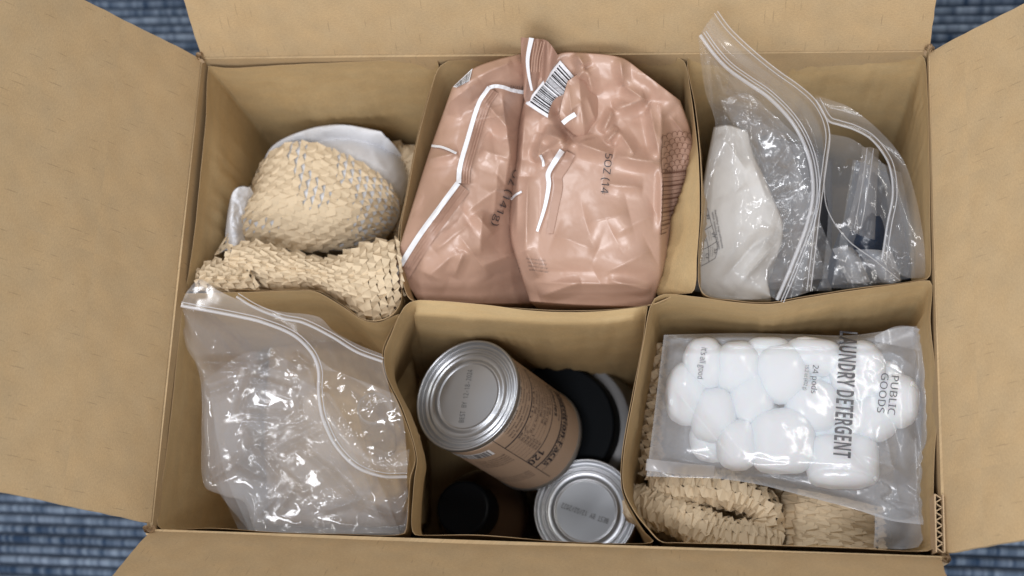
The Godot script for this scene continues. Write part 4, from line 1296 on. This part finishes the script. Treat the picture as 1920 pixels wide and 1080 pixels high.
	lay(patch([1529, 178, 1560, 188, 1596, 203, 1650, 246, 1693, 299, 1717, 369, 1732, 450, 1736, 520], back, [1529, 178, 1530, 187], [1736, 520, 1700, 520, 1654, 486]), 90, 24, func(x, y, u, v): return 0.284 - 0.02 * u + 0.006 * sin(u * 9.0 + v * 3.0) + 0.003 * crumple(x, y, 0.4), mb)
	part("back_film", mb.mesh(o.position), M.clear_soft, o)
	mb = Mb.new()
	lay(patch([1556, 251, 1600, 262, 1660, 310], [1540, 540, 1600, 540, 1690, 530], [1556, 251, 1545, 342, 1553, 396, 1540, 540], [1660, 310, 1672, 364, 1662, 440, 1690, 530]), 60, 80, func(x, y, u, v): return 0.235 - 0.02 * v + 0.009 * crumple(x + 77.0, y, 0.38) * sin(PI * clampf(u, 0.04, 0.96)), mb)
	part("back_film", mb.mesh(o.position), M.clear, o)
	zip_tracks(o, [1556, 251, 1549, 300, 1545, 342, 1553, 396, 1590, 450, 1639, 487, 1687, 526], [0.0], func(x, y): return 0.262, 1.3)
	# --- small zip bag in the corner
	o = thing("zip_bag", "small clear zip bag tucked in the corner over the navy pouch", "zip bag", at(1650, 440, 0.05), "clear zip bags in the carton")
	mb = Mb.new()
	lay(patch([1617, 276, 1632, 276, 1648, 280], [1588, 425, 1610, 440, 1640, 450], [1617, 276, 1606, 350, 1588, 425], [1648, 280, 1644, 370, 1640, 450]), 20, 50, func(x, y, u, v): return 0.238 + 0.006 * sin(u * PI) + 0.004 * sin(v * 6.0), mb)
	part("zip_band", mb.mesh(o.position), M.clear_soft, o)
	zip_tracks(o, [1626, 277, 1616, 350, 1602, 428], [0.0, -12.0], func(_x, _y): return 0.245, 1.0)
	for q in [[[1560, 466, 1590, 462, 1606, 470], [1590, 530, 1612, 531, 1632, 528], [1560, 466, 1576, 500, 1590, 530], [1606, 470, 1620, 500, 1632, 528], 0.25], [[1604, 468, 1640, 468, 1672, 472], [1655, 530, 1672, 531, 1690, 526], [1604, 468, 1630, 500, 1655, 530], [1672, 472, 1682, 500, 1690, 526], 0.254]]:
		mb = Mb.new()
		var hq: float = q[4]
		lay(patch(q[0], q[1], q[2], q[3]), 24, 24, func(x, y, u, v): return hq + 0.008 * sin(PI * u) + 0.002 * sin(v * 8.0), mb)
		part("bag_end", mb.mesh(o.position), M.milky, o)
	mb = Mb.new()
	lay(patch([1600, 300, 1650, 305, 1690, 325], [1560, 535, 1650, 530, 1716, 520], [1600, 300, 1580, 420, 1560, 535], [1690, 325, 1708, 420, 1716, 520]), 60, 70, func(x, y, u, v): return 0.216 + 0.010 * crumple(x, y + 222.0, 0.4), mb)
	part("film", mb.mesh(o.position), M.clear, o)

func empty_zip_bag() -> void:
	var o := thing("zip_bag", "clear crumpled zip bag slumped with its mouth over the paper edge", "zip bag", at(570, 780, 0.05), "clear zip bags in the carton")
	var zip := [339, 573, 370, 579, 404, 585, 450, 594, 491, 604, 549, 628, 583, 660, 597, 693, 597, 727, 600, 760, 607, 790, 631, 838, 669, 876, 717, 893, 763, 894]
	var fr := patch(zip, [339, 576, 349, 650, 368, 684, 378, 732, 378, 818, 383, 910, 419, 929, 457, 941, 486, 1001, 600, 1001, 755, 1000, 766, 950], [339, 573, 339, 576], [763, 894, 766, 950])
	var cf := [
		[445, 700, 560, 735, 0.014, 18], [470, 705, 445, 775, 0.012, 16], [440, 775, 560, 780, 0.014, 16], [445, 840, 600, 790, 0.012, 14], [560, 740, 560, 790, 0.010, 12], [455, 800, 540, 920, 0.012, 22], [430, 860, 500, 900, 0.012, 22], [500, 860, 610, 800, 0.010, 12],
		[520, 880, 580, 930, 0.010, 16], [385, 905, 470, 850, 0.010, 22], [350, 680, 470, 680, 0.010, 22], [480, 690, 520, 670, 0.010, 16], [540, 680, 580, 700, 0.012, 14], [550, 660, 590, 690, 0.012, 14], [600, 870, 660, 930, 0.010, 24], [540, 820, 640, 900, 0.008, 16],
		[640, 900, 680, 960, 0.009, 16], [520, 960, 560, 900, 0.010, 16], [480, 970, 520, 930, 0.009, 14], [600, 960, 700, 930, 0.008, 18], [380, 740, 440, 720, 0.008, 16], [660, 940, 740, 970, 0.008, 16]]
	for k in cf: k[5] *= 0.75
	var mb := Mb.new()
	lay(fr, 200, 150, func(x, y, u, v):
		var e := pow(sin(PI * clampf(v, 0, 1)), 0.6)
		var b := 0.298 - 0.02 * smoothstep(0.3, 0.8, u) - 0.015 * smoothstep(0.6, 1.0, v)
		return b + e * (0.016 * crumple(x, y, 0.2) + 1.25 * folds(x, y, cf) - 0.016), mb)
	part("front_film", mb.mesh(o.position), M.hazy, o)
	mb = Mb.new()
	lay(patch([375, 720, 470, 660, 580, 690], [470, 1000, 600, 1002, 740, 1000], [375, 720, 400, 900, 470, 1000], [580, 690, 640, 860, 740, 1000]), 100, 100, func(x, y, u, v): return 0.235 + 0.018 * crumple(x + 150.0, y + 60.0, 0.24) * sin(PI * clampf(u, 0.05, 0.95)), mb)
	part("inner_film", mb.mesh(o.position), M.clear, o)
	mb = Mb.new()
	lay(patch([390, 720, 500, 690, 620, 740], [470, 1000, 600, 1000, 750, 1000], [390, 720, 420, 880, 470, 1000], [620, 740, 700, 880, 750, 1000]), 90, 90, func(x, y, u, v): return 0.255 + 0.013 * crumple(x + 950.0, y + 60.0, 0.15) * sin(PI * clampf(u, 0.05, 0.95)), mb)
	part("inner_film", mb.mesh(o.position), M.clear, o)
	mb = Mb.new()
	lay(patch([400, 760, 500, 720, 600, 750], [450, 1000, 580, 1000, 720, 1000], [400, 760, 410, 900, 450, 1000], [600, 750, 680, 880, 720, 1000]), 80, 80, func(x, y, u, v): return 0.205 + 0.018 * crumple(x + 650.0, y + 260.0, 0.2) * sin(PI * clampf(u, 0.05, 0.95)), mb)
	part("inner_film", mb.mesh(o.position), M.clear_soft, o)
	mb = Mb.new()
	lay(patch([585, 660, 620, 690, 680, 715, 742, 740], [612, 800, 660, 868, 715, 888, 764, 888], [585, 660, 600, 730, 612, 800], [742, 740, 758, 800, 764, 888]), 70, 70, func(x, y, u, v): return 0.262 + 0.016 * crumple(x + 40.0, y, 0.3), mb)
	part("inner_film", mb.mesh(o.position), M.hazy, o)
	var hz := func(x, y): return 0.298 - 0.02 * smoothstep(560.0, 800.0, x) + 0.003
	zip_tracks(o, zip, [0.0], hz, 3.0)
	zip_tracks(o, zip, [-7.0], hz, 1.2)
	# the other lip and its zip, and the film between
	var lip := [341, 566, 352, 545, 375, 524, 410, 545, 462, 568, 525, 584, 597, 594, 626, 621, 669, 645, 716, 664]
	var back := [443, 556, 480, 578, 530, 597, 568, 605, 621, 631, 669, 660, 717, 678]
	mb = Mb.new()
	lay(patch(lip, [339, 574, 404, 586, 491, 605, 549, 629, 583, 661, 600, 690, 640, 700, 700, 735, 740, 780], [341, 566, 339, 574], [716, 664, 728, 720, 740, 780]), 110, 40, func(x, y, u, v): return 0.300 - 0.03 * v * smoothstep(0.35, 0.7, u) + 0.004 * crumple(x, y, 0.3) * sin(PI * clampf(v, 0, 1)), mb)
	part("back_film", mb.mesh(o.position), M.clear_soft, o)
	zip_tracks(o, back, [0.0], func(_x, _y): return 0.297, 2.6)
	zip_tracks(o, back, [-7.0], func(_x, _y): return 0.299, 1.1)
	# lip folded over at the lower end of the zip
	mb = Mb.new()
	lay(patch([607, 735, 640, 780, 690, 830, 735, 850, 768, 842], [607, 790, 631, 838, 669, 876, 717, 893, 763, 894], [607, 735, 605, 760, 607, 790], [768, 842, 765, 870, 763, 894]), 70, 24, func(x, y, u, v): return 0.288 + 0.012 * sin(PI * v) + 0.007 * crumple(x, y, 0.45), mb)
	part("folded_lip", mb.mesh(o.position), M.clear_soft, o)
	# --- things seen through it
	var c := thing("plastic_cup", "small clear plastic cup beside the slumped zip bag", "cup")
	pose(c, at(702, 765, 0.225), at(716, 836, 0.155))
	var l := (at(702, 765, 0.225) - at(716, 836, 0.155)).length()
	mb = Mb.new()
	lathe([Vector2(0.0118, l), Vector2(0.0132, l), Vector2(0.0134, l - 0.002), Vector2(0.0122, 0.0), Vector2(0.0, 0.0)], 48, mb)
	part("cup_wall", mb.mesh(), M.cup, c)
	var w := thing("kraft_paper_wad", "crumpled brown paper at the bottom under the slumped clear zip bag", "packing paper", at(600, 800, 0.012))
	mb = Mb.new()
	var s := lay(patch([505, 650, 620, 630, 770, 650], [505, 985, 620, 990, 790, 985], [505, 650, 495, 800, 505, 985], [770, 650, 790, 800, 790, 985]), 70, 80, func(x, y, u, v):
		return 0.125 + 0.055 * pow(sin(PI * u) * sin(PI * v), 0.6) + 0.022 * facets(x, y, 80.0, 0.7, 1.5) + 0.008 * facets(x, y, 30.0, 2.0, 1.6), mb)
	skirt(mb, border(s, 70, 80), 0.014, 0.2)
	part("paper_sheet", mb.mesh(w.position), M.kraft, w)

func _ready() -> void:
	camera_and_light()
	nz = noise(0.01, 2, 3)
	nz_ridge = noise(0.05, 9, 1)
	nz_fine = noise(0.06, 17, 2)
	make_materials()
	carpet()
	carton()
	kraft_bags()
	bundle()
	pouches()
	cans()
	detergent()
	white_pouch_and_bags()
	empty_zip_bag()
